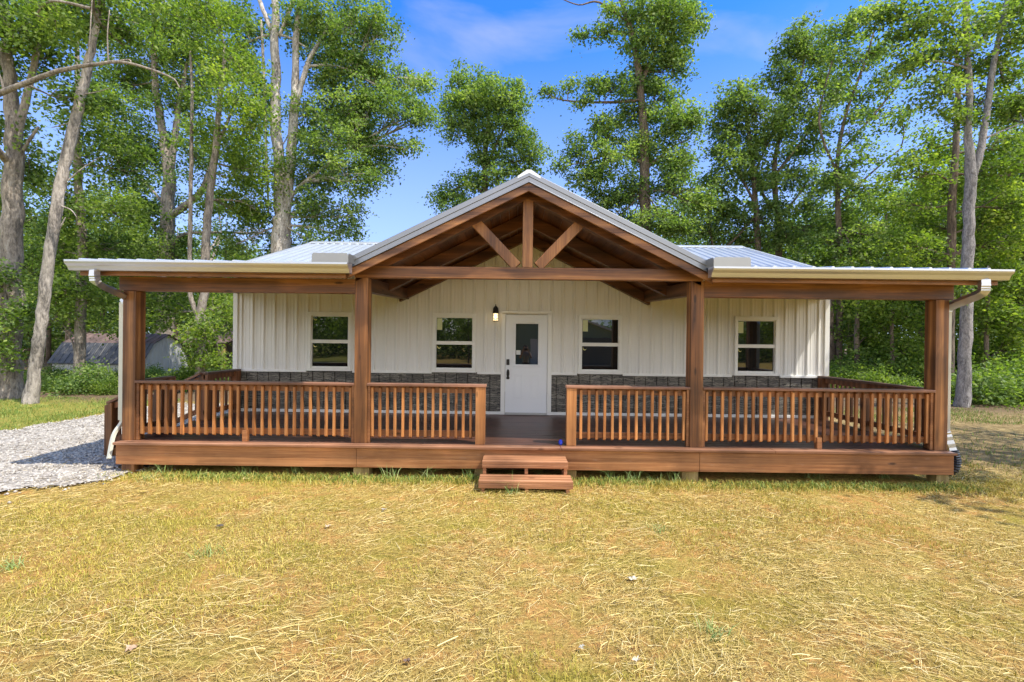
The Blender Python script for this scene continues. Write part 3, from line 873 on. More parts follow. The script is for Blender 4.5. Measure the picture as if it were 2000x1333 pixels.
for s in (-1, 1):
    xo = -6.02 if s < 0 else 6.14          # outlet
    xp = -6.085 if s < 0 else 6.15         # pipe beside the post
    o = spout([(xp, 6.86, 2.50), (xp, 6.86, 0.74)])
    mb = MB()
    path = smoothpath([(xo, 6.31, 2.895), (xo, 6.31, 2.80), (xo + .005, 6.37, 2.71), (xo + .01, 6.80, 2.57), (xp, 6.86, 2.49)], 6)
    mb.tube(path, [0.05 * (1.0 + (0.07 if (i % 2 and 3 < i < 16) else 0)) for i in range(len(path))], 8, flat=(1.0, 0.74))
    part(mb, 'elbow', GUTM, o)
    mb = MB()
    tip = (xp - .05, 6.76, 0.52) if s < 0 else (xp + .07, 6.80, 0.42)
    path = smoothpath([(xp, 6.86, 0.75), (xp + s * .02, 6.85, 0.68), tip] + ([(xp - .0, 6.63, 0.22)] if s < 0 else []), 6)
    mb.tube(path, [(0.025 if s < 0 else 0.042) * (1.0 + (0.1 if (i % 2 and s > 0) else 0)) for i in range(len(path))], 8, flat=(1.0, 0.74))
    part(mb, 'kick_elbow', DSPOUT if s < 0 else GUTM, o)
    mb = MB()
    if s > 0:
        path = smoothpath([(xp + .065, 6.79, 0.46), (xp + .085, 6.77, 0.33), (xp + .07, 6.8, 0.16), (xp - .02, 6.95, 0.07)], 10)
    else:
        path = smoothpath([(-5.95, 6.85, 0.06), (-5.6, 7.0, 0.09), (-5.0, 7.1, 0.07), (-4.2, 7.5, 0.06)], 12)
    mb.tube(path, [0.062 if i % 2 else 0.05 for i in range(len(path))], 10)
    part(mb, 'drain_hose', PLASTIC, o)

# gable entry roof
Y0, Y1 = 6.48, 12.3
EL, ER = -2.60, 2.50


def slope_slab(xa, xb, ya, yb, top, bot):
    mb = MB()
    za, zb = gab_z(xa), gab_z(xb)
    mb.hexa([(xa, ya, za - bot), (xb, ya, zb - bot), (xb, yb, zb - bot), (xa, yb, za - bot), (xa, ya, za - top), (xb, ya, zb - top), (xb, yb, zb - top), (xa, yb, za - top)])
    return mb


gr = None
for xa, xb in ((EL - .04, GC), (GC, ER + .04)):
    o = part(slope_slab(xa, xb, Y0 + .02, Y1, 0.0, 0.05), 'gable_roof', GALV)
    if gr is None: gr = o
    # ribs along the slope
    mb = MB(); y = Y0 + .25
    while y < Y1:
        s = .5
        mb.hexa([(xa, y - .03, gab_z(xa)), (xb, y - .03, gab_z(xb)), (xb, y + .03, gab_z(xb)), (xa, y + .03, gab_z(xa)),
                 (xa, y - .012, gab_z(xa) + .025), (xb, y - .012, gab_z(xb) + .025), (xb, y + .012, gab_z(xb) + .025), (xa, y + .012, gab_z(xa) + .025)])
        y += 0.2286
    part(mb, 'roof_rib', GALV, o)
    mb = slope_slab(xa, xb, Y0 - .012, Y0 + .05, -0.028, 0.118)
    # stepped metal rake trim
    mb2 = slope_slab(xa, xb, Y0 - .026, Y0 - .011, -0.032, 0.045); n0 = len(mb.v); mb.v += mb2.v; mb.f += [tuple(i + n0 for i in f) for f in mb2.f]
    mb2 = slope_slab(xa, xb, Y0 - .018, Y0 - .011, 0.108, 0.124); n0 = len(mb.v); mb.v += mb2.v; mb.f += [tuple(i + n0 for i in f) for f in mb2.f]
    mb2 = slope_slab(xa, xb, Y0 - .01, Y0 + .2, -0.033, -0.027); n0 = len(mb.v); mb.v += mb2.v; mb.f += [tuple(i + n0 for i in f) for f in mb2.f]
    part(mb, 'rake_trim', RAKEM, o, bevel=0.003)
    part(slope_slab(xa, xb, Y0 + .01, Y0 + .045, 0.122, 0.24), 'barge_board', wood('barge_wood', 'x', D_, (0.25, 0.105, 0.038), L_), o, bevel=0.004)
    # tongue and groove soffit, boards running back to the wall
    mb = MB(); k = 18; rr_ = random.Random(5)
    for i in range(k):
        a = xa + (xb - xa) * i / k; b_ = xa + (xb - xa) * (i + 1) / k - 0.006
        d0 = 0.115 + rr_.uniform(0, .006)
        for j, (u0, u1) in enumerate(((Y0 + .05, 7.4 + rr_.uniform(-.5, .5)), (8.15, YW - .03))):
            u1 = u1 if j else 8.145
            sl = slope_slab(a, b_, u0, u1, d0 - .02, d0); n0 = len(mb.v); mb.v += sl.v; mb.f += [tuple(q_ + n0 for q_ in f) for f in sl.f]
    part(mb, 'soffit', WROOF, o)
mb = MB(); mb.prism([(GC - .16, gab_z(GC - .16) - .0), (GC - .16, gab_z(GC - .16) + .035), (GC - .03, 4.385), (GC + .03, 4.385), (GC + .16, gab_z(GC + .16) + .035), (GC + .16, gab_z(GC + .16)), (GC, 4.34)], 'y', Y0 - .03, Y1)
part(mb, 'ridge_cap', GALV, gr)

# trusses
for i, (ya, yb) in enumerate(((YF + .0, YF + .14), (7.95, 8.09), (YW - .2, YW - .06))):
    for xa, xb in ((EL + .02, GC), (GC, ER - .02)):
        part(slope_slab(xa, xb, ya, yb, 0.135, 0.27 if i == 0 else 0.35), 'rafter', wood('rafter_wood', 'x', (0.05, 0.017, 0.006), (0.115, 0.041, 0.013), (0.22, 0.085, 0.03)) if i == 0 and xa < -1 else bpy.data.materials['rafter_wood'], bevel=0.004)
tie = MB(); tie.box(-2.60, 2.50, YF - .004, YF + .13, 2.895, 3.065); part(tie, 'tie_beam', WX, bevel=0.006)
kp_ = MB(); kp_.box(GC - .075, GC + .075, YF + .005, YF + .135, 3.067, 4.10); part(kp_, 'king_post', WZ, bevel=0.005)
for s in (-1, 1):
    mb = MB(); a = Vector((GC + s * .885, YF + .066, 3.845)); b_ = Vector((GC + s * .155, YF + .066, 3.085))
    mb.bar(a, b_, 0.12, 0.15, up=(0.7 * s, 0, 0.7)); part(mb, 'strut', WZ, bevel=0.005)

# posts, beams
POSTS = [(-6.007, -5.817), (-2.589, -2.399), (2.335, 2.525), (5.90, 6.09)]
for i, (xa, xb) in enumerate(POSTS):
    mb = MB(); mb.box(xa, xb, YF, YF + .19, ZD, 2.66 if i in (0, 3) else 2.893)
    part(mb, 'post', WZ, bevel=0.007)
for xa, xb in ((-6.075, -2.592), (2.528, 6.165)):
    mb = MB(); mb.box(xa, xb, YF + .012, YF + .17, 2.662, 2.87 if xa < 0 else 2.90); part(mb, 'beam', WX, bevel=0.006)
for xa, xb in ((-2.585, -2.42), (2.36, 2.52)):
    mb = MB(); mb.hexa([(xa, YF + .19, 2.70), (xb, YF + .19, 2.70), (xb, YW - .03, 2.81), (xa, YW - .03, 2.81), (xa, YF + .19, 2.90), (xb, YF + .19, 2.90), (xb, YW - .03, 3.03), (xa, YW - .03, 3.03)])
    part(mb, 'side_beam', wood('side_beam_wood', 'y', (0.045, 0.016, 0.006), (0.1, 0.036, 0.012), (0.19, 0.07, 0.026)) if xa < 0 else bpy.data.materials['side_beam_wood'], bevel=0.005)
for xa, xb in ((-6.0, -5.83), (5.91, 6.08)):
    mb = MB(); mb.hexa([(xa, YF + .19, 2.68), (xb, YF + .19, 2.68), (xb, YW - .03, 2.9), (xa, YW - .03, 2.9), (xa, YF + .19, 2.86), (xb, YF + .19, 2.86), (xb, YW - .03, 3.2), (xa, YW - .03, 3.2)])
    part(mb, 'side_beam', bpy.data.materials['side_beam_wood'], bevel=0.005)

# deck
DX0, DX1 = -6.0, 6.085
mb = MB(); y = 6.755; rd = random.Random(3)
while y < YW - .02:
    y1 = min(y + 0.138, YW - .012)
    xj = rd.uniform(-3, 3)
    for a, b_ in ((DX0, xj - .002), (xj + .002, DX1)):
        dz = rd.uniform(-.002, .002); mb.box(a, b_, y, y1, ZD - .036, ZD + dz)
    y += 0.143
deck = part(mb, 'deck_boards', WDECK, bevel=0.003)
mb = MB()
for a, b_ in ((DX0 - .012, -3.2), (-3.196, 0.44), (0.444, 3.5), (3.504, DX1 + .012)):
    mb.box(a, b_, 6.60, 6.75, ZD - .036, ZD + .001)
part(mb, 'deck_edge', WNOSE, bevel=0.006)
mb = MB()
for a, b_ in ((DX0, -2.512), (-2.508, 2.44), (2.444, DX1)):
    mb.box(a, b_, 6.645, 6.685, ZD - .325, ZD - .038)
part(mb, 'skirt_board', WSK, bevel=0.004)
for a in (DX0, DX1 - .04):
    part(MB().box(a, a + .04, 6.69, YW + .1, ZD - .325, ZD - .038), 'side_skirt', WY, bevel=0.004)
for a, b_ in [(float(at(a_, 920, 6.69)[0]), float(at(b_, 920, 6.69)[0])) for a_, b_ in ((237, 281), (690, 721), (927, 948), (1107, 1126), (1332, 1364))] + [(5.88, 6.06)]:
    mb = MB(); mb.box(a, a + .19 if a < -5 else b_, 6.69, 6.86, -.1, ZD - .04); part(mb, 'pier', WRAW if a > -5 else WZ, bevel=0.005)
for X in (-5.0, -3.6, -1.2, 1.2, 3.8, 5.2):
    for Y in (8.0, 9.3):
        mb = MB(); mb.box(X, X + .15, Y, Y + .15, -.1, ZD - .04); part(mb, 'pier', WRAW)

# windows
def window(c, zb, zt, stick):
    hw = WHALF; mb = MB(); y0 = YW - .048; y1 = YW + .02
    tw = 0.058
    # outer trim
    mb.box(c - hw - tw, c + hw + tw, y0, y1, zt, zt + 0.075); mb.box(c - hw - tw - .012, c + hw + tw + .012, y0 - .012, y1, zb - 0.075, zb - .022)
    mb.box(c - hw - tw, c - hw, y0, y1, zb - .022, zt); mb.box(c + hw, c + hw + tw, y0, y1, zb - .022, zt)
    o = part(mb, 'window', TRIM, bevel=0.005)
    zm = (zb + zt) / 2 - .0
    mb = MB(); ys = YW - .02
    mb.box(c - hw + .001, c + hw - .001, ys - .012, y1, zm - .036, zm + .036)
    mb.box(c - hw + .001, c - hw + .018, ys, y1, zm + .038, zt - .001); mb.box(c + hw - .018, c + hw - .001, ys, y1, zm + .038, zt - .001); mb.box(c - hw + .02, c + hw - .02, ys, y1, zt - .018, zt - .001)
    mb.box(c - hw + .001, c + hw - .001, ys - .004, y1, zb - .021, zb + .018)
    mb.box(c - hw + .001, c - hw + .016, ys - .004, y1, zb + .02, zm - .038); mb.box(c + hw - .016, c + hw - .001, ys - .004, y1, zb + .02, zm - .038)
    part(mb, 'sash', TRIM, o, bevel=0.003)
    mb = MB(); mb.quad((c - hw, YW + .0, zm + .03), (c + hw, YW + .0, zm + .03), (c + hw, YW + .0, zt), (c - hw, YW + .0, zt)); part(mb, 'pane', GLASS, o)
    mb = MB(); mb.quad((c - hw, YW + .006, zb), (c + hw, YW + .006, zb), (c + hw, YW + .006, zm - .03), (c - hw, YW + .006, zm - .03)); part(mb, 'pane', GLASS, o)
    for k, z in enumerate((zt - .062, zm - .085)):
        mb = MB(); n = 14; a0 = 2.2
        ring = []
        for i in range(n + 1):
            t = a0 + 4.0 * i / n; r1 = 0.036; r0 = r1 - 0.017 * math.sin(math.pi * i / n)
            ring.append(((c - hw + .07 + r1 * math.cos(t), z + r1 * math.sin(t)), (c - hw + .07 + r0 * math.cos(t), z + r0 * math.sin(t))))
        for (p, q_), (p2, q2) in zip(ring[:-1], ring[1:]):
            yy = YW - .002 + k * .006
            mb.quad((p[0], yy, p[1]), (p2[0], yy, p2[1]), (q2[0], yy, q2[1]), (q_[0], yy, q_[1]))
        part(mb, 'sticker', YEL, o)
    if stick:
        mb = MB(); mb.box(c - hw + .028, c - hw + .132, YW - .003, YW - .0025, zt - .265, zt - .03); part(mb, 'paper_label', PALE, o)


for i, (c, a, b_) in enumerate(WIN):
    window(c, a, b_, i > 0)

# door
mb = MB(); y0 = YW - .05
mb.box(-0.515, -0.43, y0, YW + .03, ZD + .004, 2.545); mb.box(0.44, 0.525, y0, YW + .03, ZD + .004, 2.545)
mb.box(-0.515, 0.525, y0 - .003, YW + .03, 2.547, 2.60)
part(mb, 'door_frame', TRIM, bevel=0.006)
dl, dr, db, dt = -0.425, 0.435, ZD + .045, 2.52
yd = YW - .012
gl, gr_, gb, gt = -0.215, 0.245, 1.50, 2.335
door = MB()
door.box(dl, gl, yd, yd + .045, db, dt); door.box(gr_, dr, yd, yd + .045, db, dt); door.box(gl, gr_, yd, yd + .045, gt, dt)
door.box(gl, gr_, yd, yd + .045, db, gb)
door = part(door, 'door', DOORW)
mb = MB(); m_ = 0.055
mb.box(gl - m_, gr_ + m_, yd - .016, yd + .01, gt, gt + m_); mb.box(gl - m_, gr_ + m_, yd - .016, yd + .01, gb - m_, gb)
mb.box(gl - m_, gl, yd - .016, yd + .01, gb + .0, gt - .0); mb.box(gr_, gr_ + m_, yd - .016, yd + .01, gb, gt)
part(mb, 'glass_frame', DOORW, door, bevel=0.01)
mb = MB(); mb.quad((gl, yd + .006, gb), (gr_, yd + .006, gb), (gr_, yd + .006, gt), (gl, yd + .006, gt)); part(mb, 'door_glass', GLASS, door)
mb = MB(); mb.box(gl + .012, gl + .1, yd + .003, yd + .0045, 1.7, 1.79); part(mb, 'sticker', painted('sticker_white', (.7, .72, .7), .5), door)
for xa, xb in ((-0.255, -0.075), (0.095, 0.275)):
    mb = MB(); za, zb = 0.80, 1.29
    for q_ in ((xa, xb, za, za + .016), (xa, xb, zb - .016, zb), (xa, xa + .016, za + .016, zb - .016), (xb - .016, xb, za + .016, zb - .016)):
        mb.box(q_[0], q_[1], yd - .007, yd + .002, q_[2], q_[3])
    mb.box(xa + .035, xb - .035, yd - .005, yd + .002, za + .035, zb - .035)
    part(mb, 'panel_moulding', DOORW, door, bevel=0.004)
mb = MB(); mb.box(-.40, -.34, yd - .03, yd + .0, 1.485, 1.605); part(mb, 'keypad', BLACK, door, bevel=0.008)
mb = MB(); xk = -.368
prof = [(0.0, 0.0), (0.028, .004), (0.033, 0.03), (0.022, .06), (0.03, .1), (0.03, .15), (0.02, .19), (0.006, .205)]
poly = [(xk - a, 1.19 + z) for a, z in prof] + [(xk + a, 1.19 + z) for a, z in prof[::-1]]
mb.prism(poly, 'y', yd - .014, yd)
path = smoothpath([(xk, yd - .01, 1.225), (xk, yd - .055, 1.235), (xk, yd - .06, 1.29), (xk, yd - .05, 1.35), (xk, yd - .01, 1.365)], 4)
mb.tube(path, 0.010, 8); part(mb, 'door_handle', BLACK, door, bevel=0.002)
mb = MB(); mb.box(-.43, .44, YW - .075, YW + .03, ZD + .004, ZD + .042); part(mb, 'threshold', ALU, bevel=0.004)

# lantern: its own thing
lx = gx(968, YW) - .0; lz = 2.40
lan = empty('wall_lantern', (lx, YW - .03, lz + .1), 'small black wall lantern glowing beside the white front door', 'lantern')


def lpart(mb, name, m, bevel=0.0, smooth=False):
    return mb.build(name, m, lan, bevel, smooth, origin=None) if False else _lp(mb, name, m, bevel, smooth)


def _lp(mb, name, m, bevel, smooth):
    o = mb.build(name, m, None, bevel, smooth); o.parent = lan; o.matrix_parent_inverse = Matrix.Translation(-Vector(lan.location)); return o


yc = YW - .12
mb = MB(); mb.box(lx - .05, lx + .05, YW - .04, YW - .022, 2.44, 2.66); mb.tube(smoothpath([(lx, YW - .03, 2.6), (lx, YW - .09, 2.62), (lx, yc, 2.585)], 4), 0.012, 8); lpart(mb, 'bracket', BLACK, 0.004)
mb = MB(); mb.tube([(lx, yc, 2.545), (lx, yc, 2.555), (lx, yc, 2.63), (lx, yc, 2.67), (lx, yc, 2.69), (lx, yc, 2.725)], [.068, .062, .055, .035, .012, .006], 14); lpart(mb, 'hood', BLACK, 0, True)
mb = MB()
for i in range(6):
    t = math.pi / 3 * i; mb.tube([(lx + .058 * math.cos(t), yc + .058 * math.sin(t), 2.385), (lx + .058 * math.cos(t), yc + .058 * math.sin(t), 2.545)], .0035, 5)
for z in (2.385, 2.43, 2.49, 2.54):
    n0 = [(lx + .058 * math.cos(math.pi / 3 * i), yc + .058 * math.sin(math.pi / 3 * i), z) for i in range(7)]
    mb.tube(n0, .0035, 5, cap=False)
mb.tube([(lx, yc, 2.375), (lx, yc, 2.388)], .06, 12); lpart(mb, 'cage', BLACK)
mb = MB(); mb.tube([(lx, yc, 2.39), (lx, yc, 2.54)], .05, 12); lpart(mb, 'lamp_glass', LAMPG, 0, True)
mb = MB(); mb.tube([(lx, yc - .052, 2.44), (lx, yc - .056, 2.46), (lx, yc - .056, 2.49), (lx, yc - .052, 2.51)], [.006, .018, .018, .006], 8); lpart(mb, 'bulb', BULB, 0, True)

# ------------------------------------------------------------------ railings (each section its own thing)
balm = None


def railing(x0, x1, label, newel=None, block=None, zoff=0.0):
    r = empty('porch_railing', ((x0 + x1) / 2, YF, ZD), label, 'railing', 'front railing sections of the porch')
    O = r.location.copy()

    def rp(mb, name, m, bevel=0.004):
        o = mb.build(name, m, None, bevel); o.parent = r; o.matrix_parent_inverse = Matrix.Translation(-O); return o
    yb = YF + .04
    z = ZD + zoff
    c0, c1 = x0, x1
    if newel == 'r': c1 = x1 + .012
    if newel == 'l': c0 = x0 - .012
    rp(MB().box(c0, c1, YF - .012, YF + .135, z + .843, z + .882), 'cap_rail', WCAP, 0.006)
    a, b_ = x0, x1
    if newel == 'r': b_ = x1 - .145
    if newel == 'l': a = x0 + .145
    rp(MB().box(a + .002, b_ - .002, yb + .035, yb + .073, z + .745, z + .842), 'top_rail', WRAIL)
    rp(MB().box(a + .002, b_ - .002, yb + .035, yb + .073, z + .10, z + .19), 'bottom_rail', WRAIL)
    if newel:
        n0 = b_ if newel == 'r' else x0
        rp(MB().box(n0 + .001, n0 + .144, YF + .0, YF + .12, z, z + .842), 'newel', wood('newel_wood', 'z', (0.19, 0.072, 0.022), (0.34, 0.14, 0.042), (0.5, 0.23, 0.08)) if newel == 'r' else bpy.data.materials['newel_wood'], 0.006)
    ends = []
    if newel != 'l': ends.append((a + .002, a + .04))
    if newel != 'r': ends.append((b_ - .04, b_ - .002))
    for e0, e1 in ends:
        rp(MB().box(e0, e1, YF + .02, YF + .072, z + .002, z + .84), 'end_nailer', WRAIL)
    global balm
    if balm is None:
        mb = MB(); s = .019
        mb.hexa([(-s, -s, .02), (s, -s, .02), (s, s, 0), (-s, s, 0), (-s, -s, .735), (s, -s, .735), (s, s, .757), (-s, s, .757)])
        balm = mb.build('baluster', WBAL, None, 0.003); first = balm
    else:
        first = None
    n = max(2, round((b_ - a - .1) / .119)); u0 = a + .07; u1 = b_ - .07
    rg = random.Random(int(x0 * 100))
    for i in range(n + 1):
        if first is not None:
            o = first; first = None
        else:
            o = balm.copy(); col.objects.link(o)
        o.parent = r; o.location = Vector((u0 + (u1 - u0) * i / n + rg.uniform(-.003, .003), yb + .0155, z + .075 + rg.uniform(-.004, .004))) - O
        o.rotation_euler = (0, rg.uniform(-.006, .006), rg.uniform(-.06, .06))
    if block:
        rp(MB().box(block - .035, block + .035, YF - .0, YF + .074, z + .001, z + .165), 'foot_block', WRAIL)


railing(-5.817, -2.589, 'long wooden railing between the left corner post and the second post', None, float(at(477, 860, YF)[0]))
railing(-2.399, -0.66, 'short wooden railing left of the steps, ending in a newel', 'r')
railing(0.533, 2.335, 'short wooden railing right of the steps, ending in a newel', 'l')
railing(2.525, 5.90, 'long wooden railing between the third post and the right corner post', None, float(at(1601, 870, YF)[0]))


def side_rail(X, ya, yb, label, mid=None, cap_far=True):
    r = empty('porch_railing', (X, (ya + yb) / 2, ZD), label, 'railing', 'side railing sections of the porch'); O = r.location.copy()

    def rp(mb, name, m, bevel=0.004):
        o = mb.build(name, m, None, bevel); o.parent = r; o.matrix_parent_inverse = Matrix.Translation(-O); return o
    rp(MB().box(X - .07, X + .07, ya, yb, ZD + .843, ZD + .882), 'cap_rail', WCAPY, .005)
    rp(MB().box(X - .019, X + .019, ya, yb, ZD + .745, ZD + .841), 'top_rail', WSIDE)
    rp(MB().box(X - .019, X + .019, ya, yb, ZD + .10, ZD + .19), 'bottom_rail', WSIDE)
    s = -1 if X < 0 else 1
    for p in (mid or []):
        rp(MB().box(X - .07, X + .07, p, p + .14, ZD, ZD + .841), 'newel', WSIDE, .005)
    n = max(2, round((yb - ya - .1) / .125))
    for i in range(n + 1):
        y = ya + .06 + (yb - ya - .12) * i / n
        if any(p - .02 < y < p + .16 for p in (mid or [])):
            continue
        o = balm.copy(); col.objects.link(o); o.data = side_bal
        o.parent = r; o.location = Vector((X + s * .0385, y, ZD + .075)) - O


_mb = MB(); _s = .019
_mb.hexa([(-_s, -_s, 0), (_s, -_s, 0), (_s, _s, 0), (-_s, _s, 0), (-_s, -_s, .757), (_s, -_s, .757), (_s, _s, .757), (-_s, _s, .757)])
_o = _mb.build('side_baluster', WSIDE); side_bal = _o.data; bpy.data.objects.remove(_o)
side_rail(-5.92, YF + .19, 7.62, 'short dark railing running back from the left corner post to the side stairs', [7.48])
side_rail(-5.92, 8.42, YW - .05, 'short dark railing between the side stairs and the house wall', [8.42, YW - .2])
side_rail(6.03, YF + .19, YW - .05, 'long dark railing along the right end of the porch', [8.15, YW - .2])

# front steps
st = empty('porch_steps', (-0.08, 6.4, 0), 'two tread stained wooden steps in front of the porch opening', 'steps')


def sp(mb, name, m, root, bevel=0.005):
    o = mb.build(name, m, None, bevel); o.parent = root; o.matrix_parent_inverse = Matrix.Translation(-Vector(root.location)); return o


sp(MB().box(-.665, .505, 6.26, 6.63, .305, .345), 'tread', WSTEP, st)
sp(MB().box(-.665, .505, 6.256, 6.258 + .012, .262, .304), 'riser', WSTEP, st)
sp(MB().box(-.69, .54, 5.97, 6.28, .135, .172), 'tread', WSTEP, st)
sp(MB().box(-.69, .54, 5.966, 5.98, .075, .134), 'riser', WSTEP, st)
for X in (-.655, -.085, .45):
    sp(MB().box(X, X + .045, 6.27, 6.62, .174, .303), 'stringer', WSTEP, st)
    sp(MB().box(X, X + .045, 5.985, 6.62, -.05, .134), 'stringer', WSTEP, st)

# side stairs on the left
ss = empty('side_stairs', (-6.6, 8.0, 0), 'wooden side stairs with sloping handrails down to the gravel', 'stairs')
for k_, (X, z) in enumerate(((-6.30, .30), (-6.57, .15))):
    sp(MB().box(X - .27, X, 7.56, 8.46, z - .04, z), 'tread', WDECK, ss)
for Yh in (7.52, 8.44):
    a = Vector((-5.97, Yh, ZD + .86)); b_ = Vector((-6.86, Yh, 0.90))
    sp(MB().bar(a, b_, .14, .04), 'handrail', WCAP, ss)
    sp(MB().bar(a - Vector((0, 0, .09)), b_ - Vector((0, 0, .09)), .038, .09), 'upper_rail', WSIDE, ss)
    sp(MB().bar(a - Vector((0, 0, .66)), b_ - Vector((0, 0, .66)), .038, .09), 'lower_rail', WSIDE, ss)
    mb = MB(); mb.hexa([(-6.89, Yh - .07, -.05), (-6.77, Yh - .07, -.05), (-6.77, Yh + .07, -.05), (-6.89, Yh + .07, -.05), (-6.89, Yh - .07, .86), (-6.77, Yh - .07, .91), (-6.77, Yh + .07, .91), (-6.89, Yh + .07, .86)])
    sp(mb, 'newel', WZ, ss)
    for i in range(6):
        t = (i + 1) / 7; P = a.lerp(b_, t)
        sp(MB().box(P.x - .019, P.x + .019, Yh + .02, Yh + .058, P.z - .70, P.z - .03), 'baluster', WSIDE, ss, .003)
    sp(MB().bar(Vector((-6.06, Yh, .36)), Vector((-6.8, Yh, .02)), .04, .22), 'stringer', WY, ss)

# blue scrap on the deck edge
P = at(1095, 866, 6.8)
mb = MB(); gg = random.Random(9)
for i, z in enumerate((0, .018, .04, .058, .07)):
    n = 9
    for j in range(n):
        t = 2 * math.pi * j / n; r_ = (.02, .029, .028, .022, .01)[i] * gg.uniform(.75, 1.15)
        mb.v.append((r_ * math.cos(t) * 1.15, r_ * math.sin(t), z + gg.uniform(-.005, .005)))
for i in range(4):
    for j in range(9):
        mb.f.append((i * 9 + j, i * 9 + (j + 1) % 9, (i + 1) * 9 + (j + 1) % 9, (i + 1) * 9 + j))
mb.f.append(tuple(range(9))[::-1]); mb.f.append(tuple(range(36, 45)))
o = mb.build('crumpled_wrapper', BLUE); o.location = (P[0], 6.80, ZD + .008)
tag(o, 'crumpled bright blue wrapper on the deck beside the right newel', 'wrapper')

# ------------------------------------------------------------------ sheds
def gambrel(cx, cy, ln, wd, rot, label, wall_h=0.95, top=2.6):
    r = empty('garden_shed', (cx, cy, 0), label, 'shed'); r.rotation_euler.z = rot
    h = wd / 2
    prof = [(-h - .12, wall_h - .08), (-h * .62, top * .78), (0, top), (h * .62, top * .78), (h + .12, wall_h - .08)]
    mb = MB()
    pr = rib_profile(-ln / 2, ln / 2, .23, .02)
    for s in (-1, 1):
        for (xa, ha), (xb, hb) in zip(pr[:-1], pr[1:]):
            mb.quad((xa, s * (h + ha), 0), (xb, s * (h + hb), 0), (xb, s * (h + hb), wall_h), (xa, s * (h + ha), wall_h))
    pr = rib_profile(-h, h, .23, .02)

    def zt(y):
        y = abs(y); return top - .03 - (top * .22) * y / (h * .62) if y < h * .62 else (top * .78 - .03) - (top * .78 - wall_h) * (y - h * .62) / (h * .38)
    for s in (-1, 1):
        for (ya, ha), (yb, hb) in zip(pr[:-1], pr[1:]):
            mb.quad((s * (ln / 2 + ha), ya, 0), (s * (ln / 2 + hb), yb, 0), (s * (ln / 2 + hb), yb, zt(yb)), (s * (ln / 2 + ha), ya, zt(ya)))
    mb.build('wall', SHEDW, r)
    for nm, m, i in (('lower_roof', OLDMETAL, 0), ('upper_roof', RUST, 1), ('upper_roof', RUST, 2), ('lower_roof', OLDMETAL, 3)):
        mb = MB()
        if True:
            (ya, za), (yb, zb) = prof[i], prof[i + 1]
            pr2 = rib_profile(-ln / 2 - .15, ln / 2 + .15, .3, .025); d = Vector((0, yb - ya, zb - za)).normalized(); nrm = Vector((0, -d.z, d.y))
            for (xa, ha), (xb, hb) in zip(pr2[:-1], pr2[1:]):
                mb.quad((xa, ya + nrm.y * ha, za + nrm.z * ha), (xb, ya + nrm.y * hb, za + nrm.z * hb), (xb, yb + nrm.y * hb, zb + nrm.z * hb), (xa, yb + nrm.y * ha, zb + nrm.z * ha))
                mb.quad((xb, ya, za - .03), (xa, ya, za - .03), (xa, yb, zb - .03), (xb, yb, zb - .03))
        mb.build(nm, m, r)
    return r


gambrel(-19.75, 23.0, 4.3, 3.0, R(-2), 'pale barn shaped shed with dark ribbed metal roof behind the left trees', 0.75, 2.08)
r = empty('lean_to', (gx(415, 26), 26, 0), 'dark open lean-to shed with sloping roof right of the barn shed', 'shed')
mb = MB(); mb.hexa([(-1.9, -1.2, 1.62), (1.5, -1.2, 1.62), (1.5, 1.6, 2.35), (-1.9, 1.6, 2.35), (-1.9, -1.2, 1.67), (1.5, -1.2, 1.67), (1.5, 1.6, 2.42), (-1.9, 1.6, 2.42)]); mb.build('roof', RUST, r)
mb = MB(); mb.box(-1.7, 1.3, 1.3, 1.4, -.05, 2.2); mb.build('wall', painted('weathered_board', (.1, .09, .08), .8, .3, 4), r)
for X in (-1.75, -.2, 1.2):
    mb = MB(); mb.box(X, X + .14, -1.1, -.96, -.05, 1.62); mb.build('post', WRAW, r)

# ------------------------------------------------------------------ trees
def leaves_at(centers, n_per, spread, size, g, flat=0.6, near=False):
    if near: n_per = int(n_per * 2.0); size = size * .74
    else: n_per = int(n_per * 1.45); size = size * .88
    k = len(centers); n = k * n_per
    c = np.repeat(centers, n_per, 0)
    d = g.normal(0, 1, (n, 3)) * spread * np.array([1, 1, flat])
    p = c + d
    p[:, 2] -= 0.12 * (d[:, 0] ** 2 + d[:, 1] ** 2) / max(spread, 1e-3)
    az = g.uniform(0, 2 * np.pi, n); droop = g.normal(-0.35, 0.45, n)
    ax = np.stack([np.cos(az) * np.cos(droop), np.sin(az) * np.cos(droop), np.sin(droop)], -1)
    up = np.array([0, 0, 1.0]) + g.normal(0, 0.75, (n, 3))
    sd_ = np.cross(ax, up); sd_ /= np.linalg.norm(sd_, axis=1, keepdims=True) + 1e-6
    nm = np.cross(sd_, ax)
    L_ = size * g.uniform(0.65, 1.25, (n, 1)); W_ = L_ * g.uniform(0.5, 0.75, (n, 1)) * .5
    A = p; B = p + ax * L_ * .45 + sd_ * W_ + nm * L_ * .07; C = p + ax * L_ - nm * L_ * .04; D = p + ax * L_ * .45 - sd_ * W_ + nm * L_ * .07
    V = np.stack([A, B, C, D], 1).reshape(-1, 3)
    Q = np.arange(n * 4).reshape(-1, 4)
    t = np.clip(g.normal(0.45, 0.2, n) + np.repeat(g.normal(0, 0.2, k), n_per), 0, 1)
    return V, Q, t


def clump_points(ctr, rad, dens, cr, g):
    """clump centres spread through an ellipsoid, more of them near its shell"""
    vol = rad[0] * rad[2]
    n = max(5, int(dens * 5.2 * vol / (cr * cr)))
    v = g.normal(0, 1, (n, 3)); v /= np.linalg.norm(v, axis=1, keepdims=True)
    r = g.random(n) ** 0.42 * g.uniform(0.85, 1.28, n)
    return ctr + v * r[:, None] * np.array(rad)


